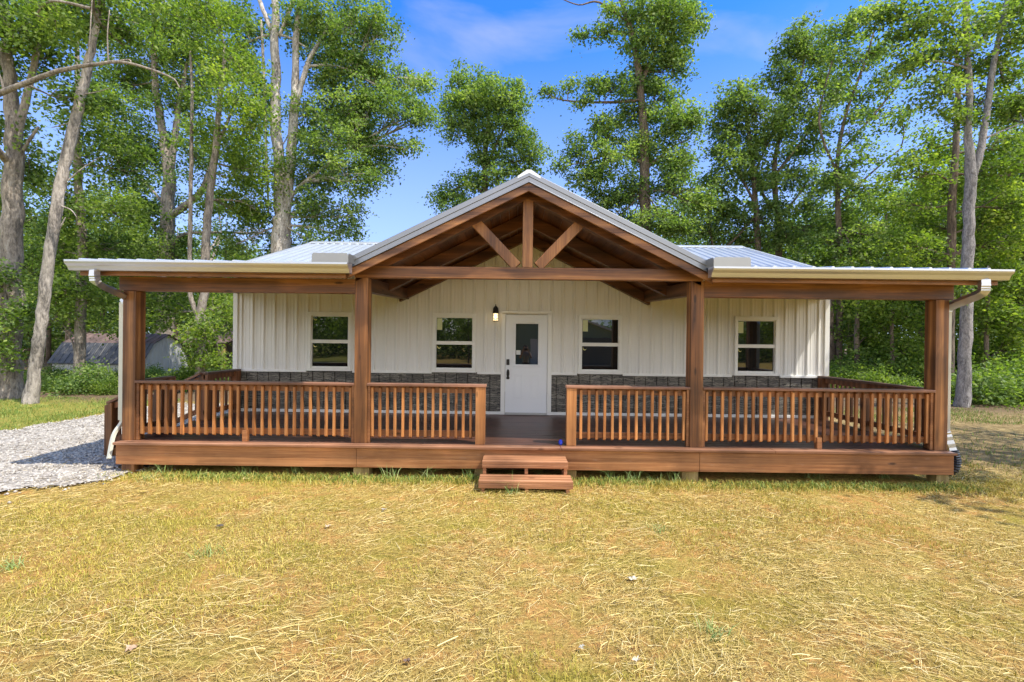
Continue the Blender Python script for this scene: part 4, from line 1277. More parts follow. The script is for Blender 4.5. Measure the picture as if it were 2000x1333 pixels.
def tree(name, label, Y, stems, lobes, leaf='oak', bark='grey', dens=1.0, cr=0.5, n_per=46, size=0.17, seed=1, group=None, twigs=True, rough=0.06, cat='tree', gap=1.0):
    """stems: lists of (px, py, radius px[, dY]) in the photograph at depth Y; lobes: (px, py, rx, ry[, dY])"""
    g = np.random.default_rng(seed); random.seed(seed)
    k = Y / F
    b0 = stems[0][0]; P0 = at(b0[0], b0[1], Y)
    r = empty(name, (P0[0], Y, 0.0), label, cat, group); O = np.array([P0[0], Y, 0.0])
    mb = MB(); nodes = []
    for si, stm in enumerate(stems):
        pts = []
        for s in stm:
            p = at(s[0], s[1], Y + (s[3] if len(s) > 3 else 0.0)); pts.append((p, s[2] * k * F / math.hypot(F, min(1100, abs(s[0] - 1000)))))
        if si == 0:
            p, rr_ = pts[0]
            p = np.array([p[0], p[1], -0.15]) if p[2] > -.15 and p[2] < 2.5 else p
            if pts[0][0][2] > 1.5:      # base hidden behind something: carry the trunk to the ground
                pts.insert(0, (np.array([pts[0][0][0], Y, -0.15]), rr_ * 1.12))
            else:
                pts[0] = (p, rr_ * 1.1)
        P = smoothpath([Vector(p) for p, _ in pts], 5); rr0 = [q_ for _, q_ in pts]
        rad = list(np.interp(np.linspace(0, len(rr0) - 1, len(P)), range(len(rr0)), rr0))
        if si == 0:
            for i in range(min(5, len(rad))):
                pass
        j = rad[0] * .25
        P = [p + Vector((random.uniform(-1, 1), random.uniform(-1, 1), 0)) * j * (0 if i in (0,) else .35) for i, p in enumerate(P)]
        mb.tube([p - Vector(O) for p in P], rad, 12 if rad[0] > .08 else 7, rough)
        nodes += [np.array(p) for p in P[len(P) // 3:]]
    nodes = np.array(nodes)
    allc = []
    for lb in lobes:
        if lb[0] == 'w':
            cl = clump_points(np.array(lb[1:4]), (lb[4], lb[4], lb[5]), dens, cr, g); allc.append(cl); continue
        px_, py_, rx, rz = lb[:4]; dY = lb[4] if len(lb) > 4 else g.uniform(-1, 1) * rx * k * .6
        c = at(px_, py_, Y + dY); rad = (rx * k, (rx + rz) / 2 * k, rz * k)
        cl = clump_points(c, rad, dens, cr, g); allc.append(cl)
        if twigs:
            dd = np.linalg.norm(nodes - c, axis=1) + 1.6 * np.maximum(0, nodes[:, 2] - c[2] + .2 * rad[2])
            a = nodes[np.argmin(dd)]
            base = c - np.array([0, 0, .3 * rad[2]])
            dist = np.linalg.norm(base - a)
            mid = (a + base) / 2 + np.array([g.uniform(-.12, .12), g.uniform(-.12, .12), g.uniform(-.05, .14)]) * dist
            r0 = min(0.075, 0.014 * dist + 0.018)
            lp = smoothpath([Vector(a - O), Vector(mid - O), Vector(base - O)], 4)
            mb.tube(lp, list(np.linspace(r0, r0 * .45, len(lp))), 6, .05, cap=False)
            for e in cl[:: 1 if len(cl) < 40 else 2]:
                t_ = g.uniform(.45, 1); s0 = (Vector(a - O).lerp(Vector(base - O), t_) if t_ < .999 else Vector(base - O))
                s0 = lp[min(len(lp) - 1, int(t_ * (len(lp) - 1) + .5))]
                e_ = Vector(e - O); md = (s0 + e_) / 2 + Vector((g.uniform(-.1, .1), g.uniform(-.1, .1), g.uniform(-.02, .15))) * (e_ - s0).length
                mb.tube([s0, md, e_], [r0 * .38, r0 * .24, .006], 3, cap=False)
    o = mb.build('trunk', BARK[bark], None, 0, True); o.parent = r
    if allc:
        C = np.concatenate(allc)
        V, Q, T = leaves_at(C, n_per, cr * .55, size, g, near=Y < 20 and name != 'oak_tree' or Y > 10 and Y < 20)
        mesh_np('crown', V - O, Q, LEAF[leaf], r, T)
    return r


tree('oak_tree', 'massive grey oak trunk at the left edge with a long bare bowed branch', 14.2,
     [[(22, 786, 29), (18, 700, 27), (20, 600, 26), (22, 480, 24), (24, 380, 22), (28, 280, 20), (20, 170, 15), (12, 60, 11), (5, -60, 8)],
      [(26, 300, 11), (50, 200, 9), (70, 110, 7), (90, 20, 5)],
      [(18, 320, 10), (-40, 250, 9, -1.5), (-50, 205, 7.5, -2.2), (0, 183, 6.8, -2.2), (60, 159, 5.6, -2.2), (115, 139, 5, -2.2), (180, 127, 3.8, -2.2), (240, 122, 3, -2.2), (300, 138, 2.2, -2.2), (340, 155, 1.5, -2.2), (350, 172, 1, -2.2)],
      [(215, 123, 2.4, -2.2), (250, 117, 1.6, -2.2), (256, 122, 1, -2.2)], [(172, 126, 2, -2.2), (176, 70, 1.4, -2.2), (180, -10, 1, -2.2)], [(212, 122, 1.8, -2.2), (210, 70, 1.2, -2.2), (214, 20, .8, -2.2)],
      [(8, 178, 3, -2.2), (0, 150, 2.2, -2.2), (-20, 110, 2, -2.2)], [(36, 310, 6), (60, 270, 4), (76, 248, 3)], [(-10, 110, 2.5), (30, 94, 1.8), (58, 96, 1)]],
     [(30, 50, 90, 55), (110, 40, 80, 45), (-10, 120, 60, 50), (90, 110, 55, 35), (190, 30, 70, 40), (130, 190, 55, 30, -1), (20, 240, 45, 40), (60, 320, 45, 40), (10, 400, 30, 45, .8), (10, 540, 26, 30, -.4), (20, 640, 20, 40, -.6), (5, 690, 22, 30, -.7), (45, 600, 14, 20, -.6), (70, 20, 60, 30, -2), (240, 80, 45, 30)],
     'oak', 'grey', 0.9, .42, 46, .17, 11)
tree('leaning_snag', 'pale leaning trunk with peeling bark and stubs beside the left edge oak', 13.2,
     [[(60, 793, 18), (66, 740, 15), (74, 680, 14), (84, 610, 13.5), (94, 520, 13), (108, 420, 13), (126, 325, 12.5), (147, 240, 12), (165, 160, 10.5), (182, 80, 8), (205, -30, 6)],
      [(120, 365, 2.5), (160, 330, 1.4), (200, 305, .8)], [(112, 400, 2), (138, 410, 1.6), (150, 425, .8)], [(150, 235, 2), (120, 245, 1.4), (100, 250, .7)], [(104, 470, 3), (120, 440, 2), (128, 425, 1)],
      [(160, 185, 2), (190, 180, 1.2), (215, 172, .7)]],
     [(235, -30, 80, 40), (150, 10, 60, 35)], 'oak', 'dead', .8, .42, 40, .17, 12, rough=.12)
tree('tall_tree', 'straight slim trunk standing in front of the barn shed', 18,
     [[(157, 768, 13), (157, 640, 12), (161, 500, 11), (156, 400, 10), (150, 300, 8.5), (153, 180, 6), (150, 60, 4)], [(150, 660, 3), (128, 640, 2.6), (110, 620, 2), (80, 600, 1)], [(146, 690, 2.4), (140, 665, 2), (120, 640, 1.2)]],
     [(175, 290, 60, 70), (120, 370, 60, 60), (225, 400, 70, 55), (200, 200, 70, 60), (150, 460, 70, 40), (250, 320, 55, 55), (110, 480, 45, 40), (210, 480, 60, 35), (130, 560, 70, 30), (205, 570, 40, 35), (100, 620, 45, 35), (60, 520, 45, 45), (200, 640, 35, 25)],
     'oak', 'grey', .85, .5, 44, .19, 13)
tree('tall_tree', 'forked dark trunk behind the left porch roof with a big limb to the right', 25.5,
     [[(322, 740, 18), (325, 520, 17), (327, 430, 15), (330, 350, 13.5), (320, 270, 9), (306, 180, 7.5), (300, 80, 6), (305, -20, 4)], [(331, 345, 9), (343, 260, 7), (352, 190, 5), (372, 100, 3)],
      [(336, 420, 8), (365, 400, 8), (395, 372, 7), (410, 330, 6), (420, 260, 5)], [(322, 400, 4), (295, 370, 3), (265, 340, 2)], [(318, 470, 5), (300, 440, 4), (262, 400, 2.5)], [(336, 480, 5), (352, 462, 4.5), (380, 455, 3), (470, 455, 2.4), (530, 458, 1.6)]],
     [(300, 110, 85, 70), (235, 150, 65, 70), (360, 60, 80, 60), (290, 300, 70, 60), (390, 150, 60, 70), (250, 420, 60, 45), (375, 290, 55, 60), (280, 20, 80, 40), (300, 400, 60, 45), (340, 210, 60, 50), (290, 480, 60, 30), (430, 400, 45, 40), (360, 470, 40, 25), (230, 260, 50, 50), (400, 20, 60, 35), (320, 600, 40, 40, -4), (335, 560, 40, 30, -4)],
     'oak', 'grey', .85, .5, 44, .19, 14)
tree('twin_tree', 'tree forking low into one thin and one thick stem, seen under the left beam', 17,
     [[(390, 748, 12), (392, 690, 10.5), (393, 640, 9.5), (391, 610, 9.5), (400, 570, 9), (402, 480, 9), (409, 390, 8), (420, 300, 7), (428, 210, 5.5), (440, 100, 3.5)],
      [(390, 622, 6), (378, 598, 5.2), (371, 565, 5), (371, 480, 4.6), (373, 350, 4.2), (375, 200, 3.4), (372, 100, 2)], [(418, 300, 4), (440, 250, 3.4), (455, 210, 2.4)], [(430, 260, 3), (465, 252, 2), (510, 246, 1.4)]],
     [(440, 100, 70, 60), (470, 180, 60, 60), (440, 270, 60, 55), (490, 250, 45, 40), (480, 340, 45, 40), (400, 640, 40, 26, -.8), (355, 650, 45, 24, -.5), (345, 600, 35, 30, .8), (430, 600, 40, 35, 1), (440, 660, 30, 26, .8), (390, 700, 30, 16, -.6), (430, 700, 25, 20), (520, 330, 40, 40, 1.5), (500, 400, 45, 40, 1.5), (450, 400, 45, 40, 1), (420, 30, 70, 40), (360, 560, 25, 20, 1)],
     'lime', 'grey', .8, .45, 44, .17, 15)
tree('pale_twin_trunk_tree', 'tall pale trunk forking into two stems just above the left roof', 19,
     [[(548, 600, 22), (549, 490, 19.5), (551, 440, 19), (550, 395, 15), (543, 300, 11.5), (538, 200, 10.5), (538, 80, 8.5), (537, 0, 7), (535, -60, 6)],
      [(556, 420, 13), (563, 370, 11), (570, 290, 10), (575, 215, 9.5), (577, 130, 7), (579, 60, 6.5), (592, -30, 6)], [(578, 205, 6), (590, 160, 5.5), (604, 118, 5), (622, 85, 4), (638, 55, 3), (650, 15, 2)],
      [(536, 78, 5.5), (524, 45, 5), (508, 5, 4.5), (495, -40, 4)], [(546, 70, 4), (560, 35, 4), (580, -20, 4)], [(536, 68, 3), (560, 72, 2.6), (585, 85, 2), (603, 96, 1.4)], [(565, 390, 4), (590, 360, 3.5), (630, 330, 3), (680, 290, 2)], [(600, 130, 3), (660, 130, 2.2), (740, 170, 1.5)],
      [(535, 66, 3), (490, 80, 2.4), (450, 100, 1.6)], [(548, 290, 1.5), (560, 270, 1.2), (566, 255, 1)], [(525, 420, 1.5), (520, 300, 3), (517, 180, 3), (510, 40, 3)]],
     [(690, 50, 55, 60), (630, 30, 55, 45), (735, 60, 35, 50), (735, 150, 50, 40), (800, 165, 38, 32), (825, 150, 24, 22), (820, 215, 34, 30), (780, 225, 45, 40), (690, 190, 60, 45), (640, 130, 45, 45), (650, 270, 60, 42), (735, 285, 55, 38), (795, 285, 35, 26), (690, 345, 55, 36), (745, 345, 25, 25), (630, 400, 50, 36), (690, 415, 30, 28), (660, 455, 38, 22), (610, 470, 35, 26), (480, 50, 45, 50), (460, 130, 45, 45), (500, 430, 45, 40), (490, 320, 40, 45), (510, 200, 40, 45), (600, 330, 40, 35), (600, 220, 35, 35), (580, 50, 35, 45), (460, 470, 40, 28), (720, 220, 45, 30), (660, 90, 60, 50, 1), (650, 200, 60, 50, 1), (620, 290, 50, 45, 1), (700, 110, 50, 45), (690, 250, 50, 45, 1), (600, 400, 40, 40, 1), (640, 340, 45, 36, 1), (560, 480, 50, 30, 1.5), (760, 190, 35, 30), (715, 315, 40, 30)],
     'pale', 'pale', .85, .42, 46, .17, 16)
tree('round_crown_tree', 'single round crowned tree in the sky behind the gable', 30,
     [[(950, 480, 6), (948, 400, 5.5), (947, 320, 5), (952, 260, 4), (960, 190, 2.4)], [(948, 330, 3), (975, 270, 2.4), (1000, 220, 1.6)], [(948, 380, 2.6), (915, 360, 2), (880, 375, 1.4)], [(947, 320, 2.4), (920, 260, 2), (905, 210, 1.2)]],
     [(935, 165, 55, 32), (905, 195, 40, 35), (970, 185, 45, 35), (1005, 190, 28, 30), (930, 220, 48, 38), (990, 235, 45, 40), (885, 235, 25, 28), (880, 262, 18, 16), (945, 270, 42, 32), (1010, 280, 38, 35), (960, 305, 45, 28), (1040, 305, 24, 32), (925, 355, 45, 24), (885, 375, 34, 22), (855, 390, 22, 22), (975, 345, 40, 24), (1020, 335, 30, 22), (890, 405, 24, 14)],
     'pale', 'brown', 1.2, .55, 46, .21, 17)
tree('poplar_tree', 'very tall slender crowned tree right of the gable with side branches into the sky', 25,
     [[(1262, 530, 12), (1261, 430, 11.5), (1259, 340, 10), (1257, 250, 8.5), (1250, 170, 7), (1240, 90, 6), (1222, 30, 4.5), (1205, -20, 3.5)], [(1250, 170, 4), (1290, 60, 4), (1285, -20, 3)], [(1256, 195, 3.5), (1200, 200, 2.6), (1150, 200, 2), (1100, 196, 1.4), (1070, 185, .8)],
      [(1236, 70, 2.6), (1190, 60, 2), (1165, 75, 1)], [(1228, 45, 2), (1170, 5, 2), (1130, 10, 1.2), (1090, -5, .8)], [(1259, 320, 3), (1200, 300, 2.5), (1140, 320, 1.5)], [(1260, 330, 3), (1310, 290, 2), (1350, 270, 1.2)]],
     [(1250, 20, 50, 36), (1310, 20, 50, 34), (1350, 45, 30, 24), (1255, 75, 40, 32), (1310, 85, 36, 38), (1270, 130, 45, 34), (1320, 130, 25, 30), (1250, 170, 34, 26), (1300, 185, 34, 28), (1180, 55, 26, 15), (1140, 70, 14, 9), (1190, 20, 20, 10), (1165, 165, 28, 14), (1200, 165, 36, 22), (1110, 165, 20, 12), (1075, 178, 16, 9), (1145, 205, 18, 12), (1230, 225, 45, 32), (1310, 235, 42, 34), (1180, 250, 34, 30), (1350, 235, 20, 40), (1260, 290, 55, 36), (1330, 300, 42, 34), (1190, 310, 45, 32), (1130, 290, 28, 28), (1100, 325, 20, 9), (1150, 345, 36, 30), (1230, 370, 50, 34), (1310, 360, 45, 30), (1350, 390, 42, 26, -1.5), (1170, 400, 40, 30), (1300, 430, 50, 30, -1.5), (1240, 440, 50, 26), (1190, 440, 34, 22), (1330, 440, 34, 20, -1.5)],
     'pale', 'brown', 1.35, .48, 48, .19, 18)
tree('broad_tree', 'dull green tree rising beside the poplar on the right', 27,
     [[(1482, 540, 7), (1478, 430, 6), (1470, 330, 5), (1462, 260, 4), (1455, 200, 2.4)], [(1476, 400, 3), (1440, 330, 2.4), (1425, 270, 1.6)], [(1478, 420, 3), (1400, 490, 2), (1380, 380, 1.5)], [(1472, 340, 2.6), (1500, 280, 2), (1515, 240, 1.2)]],
     [(1445, 185, 40, 26), (1415, 215, 30, 28), (1480, 215, 42, 34), (1430, 250, 42, 32), (1490, 270, 40, 36), (1410, 290, 26, 32), (1450, 310, 42, 32), (1400, 350, 36, 34), (1480, 350, 42, 36), (1420, 410, 45, 36), (1490, 420, 45, 34), (1380, 450, 40, 26), (1450, 470, 55, 26), (1375, 400, 30, 35)],
     'dull', 'brown', 1.15, .52, 46, .21, 19)
tree('broad_tree', 'sparse tree with a forked trunk above the right roof end', 27.5,
     [[(1520, 540, 7.5), (1521, 450, 7), (1518, 410, 6.5), (1512, 330, 5), (1530, 240, 4), (1560, 160, 3), (1575, 90, 2)], [(1518, 420, 4), (1490, 380, 3.4), (1474, 330, 2.6), (1468, 290, 2)], [(1515, 340, 3), (1570, 270, 2.4), (1600, 220, 1.6), (1640, 150, 1)], [(1520, 430, 3), (1560, 380, 2.4), (1590, 330, 1.6)]],
     [(1575, 70, 40, 32), (1545, 105, 42, 34), (1600, 110, 40, 34), (1520, 150, 34, 28), (1570, 165, 45, 34), (1625, 170, 40, 30), (1530, 210, 42, 34), (1590, 230, 45, 30), (1520, 270, 36, 30), (1570, 290, 45, 30), (1540, 340, 42, 30), (1600, 350, 42, 30), (1550, 410, 50, 30), (1600, 450, 50, 32), (1540, 470, 45, 26)],
     'dull', 'brown', .95, .5, 42, .21, 20)
tree('broad_tree', 'thin leaved tree showing blue gaps left of the forked grey trunk', 24,
     [[(1640, 560, 7), (1638, 440, 6), (1635, 330, 5), (1650, 230, 3.5), (1690, 120, 2.4), (1710, 50, 1.5)], [(1636, 340, 3), (1600, 240, 2.4), (1625, 120, 1.6)], [(1640, 300, 3), (1710, 220, 2.4), (1760, 160, 1.6)], [(1638, 400, 3), (1700, 340, 2.4), (1760, 290, 1.4)]],
     [(1640, 60, 40, 34), (1680, 40, 45, 30), (1660, 115, 45, 34), (1710, 100, 40, 34), (1640, 170, 36, 28), (1690, 180, 42, 28), (1740, 160, 34, 26), (1720, 230, 45, 24), (1660, 250, 45, 30), (1760, 230, 26, 20), (1680, 310, 50, 30), (1630, 340, 45, 36), (1700, 370, 50, 30), (1640, 420, 55, 36), (1700, 450, 55, 34), (1620, 480, 45, 30), (1660, 520, 50, 30)],
     'pale', 'brown', .68, .48, 42, .2, 21)
tree('grey_fork_tree', 'grey trunk forking high up beside the right end of the porch', 15,
     [[(1880, 794, 17), (1883, 720, 14.5), (1887, 620, 13.5), (1890, 520, 13), (1893, 420, 12.5), (1896, 335, 12.5), (1891, 255, 8), (1893, 170, 7), (1888, 80, 6.5), (1884, -40, 6)],
      [(1900, 345, 9), (1914, 300, 8.5), (1926, 225, 7.5), (1938, 140, 7), (1953, 65, 6), (1976, -40, 5)], [(1888, 75, 3.4), (1850, 50, 3), (1800, 32, 2.4), (1760, 35, 1.4)], [(1958, 55, 3.6), (1985, 20, 3), (2010, -20, 2.4)], [(1890, 560, 2.5), (1915, 545, 2), (1930, 520, 1)], [(1926, 270, 3), (1960, 255, 2.2), (2000, 240, 1.4)], [(1892, 100, 3), (1915, 85, 2.4), (1930, 60, 2)]],
     [(1860, 30, 55, 36), (1800, 45, 50, 34), (1740, 30, 45, 30), (1920, 40, 45, 40, 1.3), (1975, 70, 42, 50), (1850, 100, 50, 36), (1790, 110, 42, 32), (1900, 130, 40, 40, 1.3), (1960, 150, 40, 40, 1.3), (1840, 170, 45, 34), (1990, 200, 36, 45), (1900, 210, 45, 36, 1.3), (1700, 15, 40, 24), (1950, 220, 34, 28, 1.3), (1860, 230, 36, 26), (1990, 20, 40, 40), (1890, 560, 20, 22, -.8)],
     'oak', 'cool', .85, .42, 48, .17, 22)
tree('brown_trunk_tree', 'brown trunk just left of the grey forked one on the right', 19,
     [[(1852, 770, 10.5), (1856, 620, 9.5), (1858, 500, 9.5), (1859, 400, 9), (1866, 300, 7.5), (1871, 200, 6), (1868, 100, 4)]],
     [(1815, 280, 45, 36, 1), (1790, 340, 50, 36), (1850, 370, 50, 40, 1.6), (1770, 400, 45, 36), (1835, 440, 45, 36, 1.6), (1930, 330, 50, 40), (1970, 400, 50, 45), (1920, 440, 45, 40), (1960, 280, 45, 36), (1780, 470, 55, 32), (1860, 300, 45, 34, 1.5), (1980, 330, 40, 40), (1960, 480, 50, 36), (1890, 500, 45, 30, 1.6), (1810, 520, 50, 25)],
     'lime', 'brown', .85, .48, 46, .19, 23)
# understorey trees on the right, behind the railing
US = [(1625, 765, 9, 24, 'brown', 'oak', 'straight brown trunk at the right corner of the house wall', [(1625, 560, 50, 45, 1.2), (1650, 500, 50, 40), (1650, 620, 35, 40, 1.4), (1600, 520, 45, 40)]),
      (1676, 765, 6.5, 22, 'brown', 'oak', 'slim young tree behind the middle of the right side railing', [(1680, 600, 40, 40, 1.2), (1655, 650, 28, 36, 1.3), (1710, 650, 34, 36, 1), (1690, 540, 45, 40), (1700, 700, 36, 26), (1650, 710, 26, 22)]),
      (1745, 760, 5, 21, 'brown', 'lime', 'bright leafy young tree left of the right corner post', [(1740, 560, 45, 40), (1770, 610, 40, 38), (1730, 640, 36, 36), (1770, 680, 36, 36), (1740, 720, 40, 24), (1790, 540, 45, 36), (1710, 590, 30, 30)]),
      (1930, 770, 6, 20, 'brown', 'lime', 'yellow green young tree right of the grey forked trunk', [(1930, 560, 40, 40), (1970, 530, 45, 45), (1930, 630, 36, 36), (1980, 620, 45, 40), (1960, 680, 45, 36), (1920, 700, 30, 30), (1990, 720, 40, 36)]),
      (1830, 770, 4.5, 23, 'brown', 'oak', 'young tree partly hidden by the right corner post', [(1830, 560, 40, 40), (1840, 630, 36, 40), (1820, 690, 40, 34), (1850, 720, 36, 28)])]
for i, (px_, py_, r_, Y, bk, lf, lab, lobes) in enumerate(US):
    top = min(l[1] for l in lobes)
    tree('young_tree', lab, Y, [[(px_, py_, r_), (px_ - 3, (py_ + top) / 2, r_ * .85), (px_ + 4, top, r_ * .45)]], lobes, lf, bk, .95, .48, 46, .19, 40 + i, 'young trees at the wood edge')
# a tree beyond the right edge of the frame shades the yard there
tree('oak_tree', 'broad oak beyond the right edge of the yard, shading the ground', 6.0,
     [[(3420, 960, 40), (3400, 500, 36), (3350, 0, 30), (3250, -700, 20)]],
     [('w', 9.3, 5.2, 8.0, 1.1, .7), ('w', 10.6, 5.6, 8.2, 1.4, .9), ('w', 12.0, 6.0, 8.3, 1.6, 1.0), ('w', 13.2, 6.6, 9.0, 1.6, 1.0), ('w', 14.2, 5.5, 9.2, 1.8, 1.2), ('w', 11.2, 6.6, 9.5, 1.1, .7),
      ('w', 12.6, 8.0, 9.5, 1.3, .9), ('w', 10.4, 4.2, 8.6, 1.0, .7), ('w', 15.5, 7.0, 8.0, 1.6, 1.2), ('w', 14.0, 8.6, 8.4, 1.3, 1.0), ('w', 16.0, 5.0, 10.5, 2.0, 1.4)], 'oak', 'grey', .42, .5, 30, .2, 60)


# ------------------------------------------------------------------ shrubs and far wood
def bush_proto(leaf, seed, n=44, rad=(1.0, .8, .8), size=.12):
    g = np.random.default_rng(seed)
    v = g.normal(0, 1, (n, 3)); v /= np.linalg.norm(v, axis=1, keepdims=True); v[:, 2] = np.abs(v[:, 2])
    C = v * np.array(rad) * (g.random(n) ** .4)[:, None] + np.array([0, 0, .1])
    V, Q, T = leaves_at(C, 46, .22, size, g)
    r = empty('shrub', (0, 0, 0)); mesh_np('foliage', V, Q, LEAF[leaf], r, T)
    mb = MB()
    for c in C[::2]:
        mb.tube([(0, 0, -.05), tuple(c * .5 + np.array([0, 0, .1])), tuple(c)], [.018, .012, .004], 4, cap=False)
    mb.build('stem', BARK['brown'], r); return r


protos = [bush_proto('lime', 71), bush_proto('oak', 72), bush_proto('lime', 73, 30, (.7, .7, 1.2), .13), bush_proto('pale', 74)]
gb = random.Random(8); used_p = set()
spots = []
for (p0, p1, Ya, Yb, n, s0, s1, side) in ((-40, 225, 15.6, 19.2, 9, .35, .9, 'l'), (95, 330, 19.6, 21, 6, .4, .7, 'l'), (300, 470, 16.5, 20, 7, .5, .9, 'l'), (1590, 1830, 18, 24, 15, .7, 1.3, 'r'), (1885, 2050, 15.8, 19, 15, .7, 1.5, 'r'), (1660, 1860, 25, 28, 8, 1.5, 2.4, 'r'), (1890, 2040, 20, 25, 8, 1.5, 2.4, 'r')):
    for i in range(n):
        Y = gb.uniform(Ya, Yb); px_ = p0 + (p1 - p0) * (i + gb.uniform(0, 1)) / n
        spots.append((gx(px_, Y), Y, gb.uniform(s0, s1), side))
for i, (x, y, s, side) in enumerate(spots):
    k = i % len(protos)
    o = protos[k] if k not in used_p else copy_tree(protos[k]); used_p.add(k)
    o.location = (x, y, 0); o.rotation_euler.z = gb.uniform(0, 6.28); o.scale = (s, s, s * gb.uniform(.85, 1.25))
    if side == 'l':
        tag(o, 'leafy green shrub in the undergrowth between the left trunks and sheds', 'shrub', 'undergrowth shrubs on the left')
    else:
        tag(o, 'leafy green shrub at the wood edge right of the house', 'shrub', 'undergrowth shrubs on the right')


def wood_mass(name, x0, x1, y0, y1, hfun, n, leaf, seed, size=.34, cr=.9, n_per=34):
    g = np.random.default_rng(seed)
    x = g.uniform(x0, x1, n); y = g.uniform(y0, y1, n); H = np.array([hfun(a, b_) for a, b_ in zip(x, y)])
    z = H * g.random(n) ** .8
    V, Q, T = leaves_at(np.stack([x, y, z], -1), n_per, cr, size, g)
    o = mesh_np(name, V, Q, LEAF[leaf], None, T); tag(o, kind='stuff'); return o


wood_mass('distant_woodland', -62, -8, 34, 46, lambda a, b_: (10.0 if a < -26 else 7.8) + 1.6 * math.sin(a * .7) + 1.2 * math.sin(a * 1.9 + b_), 2900, 'oak', 91)
wood_mass('distant_woodland', -9, 14, 38, 48, lambda a, b_: 6 + 1.2 * math.sin(a * .8), 800, 'oak', 92)
wood_mass('distant_woodland', 12, 66, 32, 46, lambda a, b_: 11 + min(5, max(0, (a - 24) * .35)) + 2.0 * math.sin(a * .6) + 1.4 * math.sin(a * 1.7 + b_), 3600, 'oak', 93)

# mid-distance trees of the wood, copies of two kinds
def mid_tree(leaf, seed):
    g = np.random.default_rng(seed); r = empty('woodland_tree', (0, 0, 0)); mb = MB()
    H = 15.0; mb.tube([(0, 0, -.2), (.1, 0, 4), (-.15, .1, 8), (.1, 0, 12), (0, 0, 14.5)], [.2, .17, .13, .08, .03], 8, .06)
    C = []
    for i in range(16):
        z = g.uniform(4.5, 14); a = g.uniform(0, 6.28); d = g.uniform(.6, 2.6) * (1 - .5 * max(0, (z - 10) / 5)); c = np.array([math.cos(a) * d, math.sin(a) * d, z])
        mb.tube([(0, 0, z - 1.2), tuple(c * np.array([.5, .5, 1]) - np.array([0, 0, .3])), tuple(c)], [.05, .03, .012], 4, cap=False)
        C.append(clump_points(c, (1.3, 1.3, .9), .55, .55, g))
    mb.build('trunk', BARK['brown'], r, 0, True); V, Q, T = leaves_at(np.concatenate(C), 34, .42, .24, g); mesh_np('crown', V, Q, LEAF[leaf], r, T); return r


mids = [mid_tree('oak', 101), mid_tree('dull', 102), mid_tree('lime', 103)]; um = set()
ms = []
for px_, Y, sc_ in ((30, 27, .8), (95, 31, .75), (200, 29, .75), (262, 33, .7), (345, 30, .62), (440, 27, .6), (-60, 24, .8), (480, 34, .6), (130, 24, .62), (60, 36, .8)):
    ms.append((gx(px_, Y), Y, sc_, 'l'))
for px_, Y, sc_ in ((1410, 32, .62), (1500, 34, .72), (1570, 31, .72), (1660, 33, .85), (1730, 29, .8), (1800, 27, .82), (1850, 31, 1.0), (1920, 26, .85), (1990, 24, .9), (2060, 22, 1.0), (1960, 32, 1.15), (1350, 34, .55)):
    ms.append((gx(px_, Y), Y, sc_, 'r'))
# behind the photographer: what the panes mirror
for X, Y, sc_ in ((-9, -15, .38), (-4, -19, .42), (-14, -20, .45), (-1, -24, .5), (20, -16, .4)):
    ms.append((X, Y, sc_, 'b'))
for i, (x, y, s, side) in enumerate(ms):
    k = i % 3
    o = mids[k] if k not in um else copy_tree(mids[k]); um.add(k)
    o.location = (x, y, 0); o.rotation_euler.z = gb.uniform(0, 6.28); o.scale = (s, s, s)
    lab = {'l': 'slim leafy tree in the wood behind the left trees', 'r': 'slim leafy tree in the wood behind the right end of the house', 'b': 'leafy tree across the yard, mirrored in the windows'}[side]
    tag(o, lab, 'tree', {'l': 'woodland trees on the left', 'r': 'woodland trees on the right', 'b': 'trees across the yard'}[side])
wood_mass('woodland_across_yard', -50, 50, -40, -27, lambda a, b_: 4.6 + 1.0 * math.sin(a * .5), 2000, 'oak', 94, .5, .8, 26)

# metal garage across the yard, mirrored in the panes
r = empty('metal_garage', (3.0, -17, 0), 'green metal garage with white roof edges across the yard, mirrored in the panes', 'garage')
mb = MB(); mb.prism([(-5, 0), (5, 0), (5, 2.5), (0, 4.4), (-5, 2.5)], 'y', -7, 0); mb.build('wall', GREENM, r)
mb = MB(); mb.prism([(-5.4, 2.36), (0, 4.43), (5.4, 2.36), (5.4, 2.5), (0, 4.57), (-5.4, 2.5)], 'y', -7.2, .25); mb.build('roof', TRIM, r)
mb = MB(); mb.box(-2.0, -1.0, .01, .05, 0, 2.1); mb.build('door', TRIM, r)
mb = MB(); mb.box(1.6, 4.3, .01, .05, 0, 2.2); mb.build('roller_door', painted('dark_door', (.13, .14, .14), .5, .1), r)

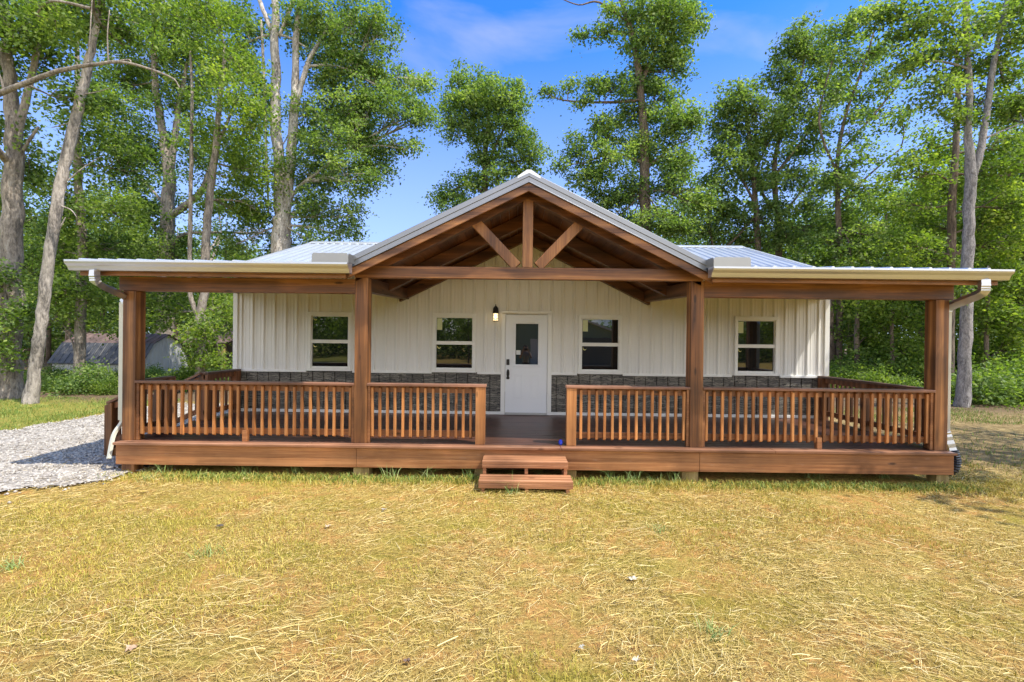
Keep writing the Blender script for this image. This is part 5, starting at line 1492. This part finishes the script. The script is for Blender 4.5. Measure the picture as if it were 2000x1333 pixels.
# the photographer, seen only as a small reflection in the door glass
def person(x, y, facing):
    V = []; E = []; Rr = []

    def chain(pts, start=None):
        prev = start
        for p in pts:
            V.append(p[:3]); Rr.append(p[3]); i = len(V) - 1
            if prev is not None: E.append((prev, i))
            prev = i
        return prev
    pel = chain([(0, 0, .97, .135)])
    ch_ = chain([(0, .0, 1.1, .125), (0, -.01, 1.28, .145), (0, -.01, 1.42, .135)], pel)
    hd = chain([(0, .0, 1.52, .056), (0, .015, 1.58, .058), (0, .025, 1.66, .09), (0, .02, 1.74, .085), (0, .01, 1.79, .05)], ch_)
    head = hd - 2
    chain([(0, .118, 1.645, .016)], head)
    for sx in (-1, 1):
        chain([(sx * .1, .0, 1.655, .016)], head)
        chain([(sx * .1, 0, .88, .095), (sx * .105, .015, .66, .078), (sx * .11, .02, .48, .058), (sx * .112, -.01, .28, .052), (sx * .112, -.025, .1, .04), (sx * .12, .06, .045, .042), (sx * .13, .15, .035, .03)], pel)
        wr = chain([(sx * .15, -.01, 1.44, .07), (sx * .205, .02, 1.39, .058), (sx * .25, .12, 1.22, .046), (sx * .2, .2, 1.34, .04), (sx * .14, .27, 1.48, .029), (sx * .115, .3, 1.54, .033)], ch_)
        for k, (dx, ln) in enumerate(((-.026, .055), (-.009, .066), (.009, .062), (.026, .048))):
            fx = sx * (.115 + dx * .9)
            chain([(fx, .315, 1.585, .0105), (fx - sx * .02, .335, 1.585 + ln * .5, .0095), (fx - sx * .045, .345, 1.585 + ln * .6, .0085)], wr)
        chain([(sx * .08, .305, 1.55, .0115), (sx * .06, .325, 1.57, .0105), (sx * .048, .33, 1.592, .009)], wr)
    me = bpy.data.meshes.new('person'); me.from_pydata(V, E, []); me.update()
    o = bpy.data.objects.new('person', me); link(o)
    sk = o.modifiers.new('skin', 'SKIN'); sk.use_smooth_shade = True
    for i, r_ in enumerate(Rr):
        d = me.skin_vertices[0].data[i]; f = 1.0
        d.radius = (r_, r_ * (.78 if (V[i][0] == 0 and V[i][2] < 1.45) else 1)); d.use_root = (i == 0)
    ss_ = o.modifiers.new('sub', 'SUBSURF'); ss_.levels = 2; ss_.render_levels = 2
    dg = bpy.context.evaluated_depsgraph_get(); ev = o.evaluated_get(dg)
    me2 = bpy.data.meshes.new_from_object(ev); o.modifiers.clear(); o.data = me2
    me2.materials.clear()
    for nm, c in (('skin', (.5, .32, .24)), ('grey_shirt', (.32, .3, .29)), ('dark_trousers', (.03, .03, .035)), ('shoe', (.06, .05, .045)), ('dark_hair', (.05, .035, .025))):
        me2.materials.append(painted(nm, c, .7, .1, 12))
    for p in me2.polygons:
        c = p.center; r_ = math.hypot(c.x, c.y)
        if c.z < .075: k = 3
        elif c.z < 1.0: k = 2
        elif c.z < 1.5 and not (c.y > .13): k = 1
        elif c.z > 1.71 or (c.z > 1.6 and c.y < -.02): k = 4
        else: k = 0
        p.material_index = k; p.use_smooth = True
    o.location = (x, y, 0); o.rotation_euler.z = facing
    for sx in (-1, 1):
        mb = MB(); mb.tube([(sx * .034, .098, 1.675), (sx * .034, .103, 1.675), (sx * .034, .108, 1.675)], [.004, .009, .004], 8); mb.build('eye', BLACK, o)
    mb = MB(); mb.tube([(-.022, .1, 1.605), (0, .106, 1.603), (.022, .1, 1.605)], [.003, .006, .003], 6); mb.build('mouth', painted('lips', (.4, .18, .15), .6), o)
    return o


pr_ = person(.24, -.85, 0)
tag(pr_, 'person in a grey shirt and dark trousers holding a camera, mirrored in the door glass', 'person')
mb = MB(); mb.box(-.065, .065, -.03, .03, -.04, .045); mb.tube([(0, .03, 0), (0, .09, 0)], [.034, .036], 14); mb.box(-.022, .022, -.02, .02, .046, .066)
o = mb.build('handheld_camera', PLASTIC, None, .004); o.location = (.24, -.85 + .335, 1.60)
tag(o, 'black camera held up by the person mirrored in the door glass', 'camera')
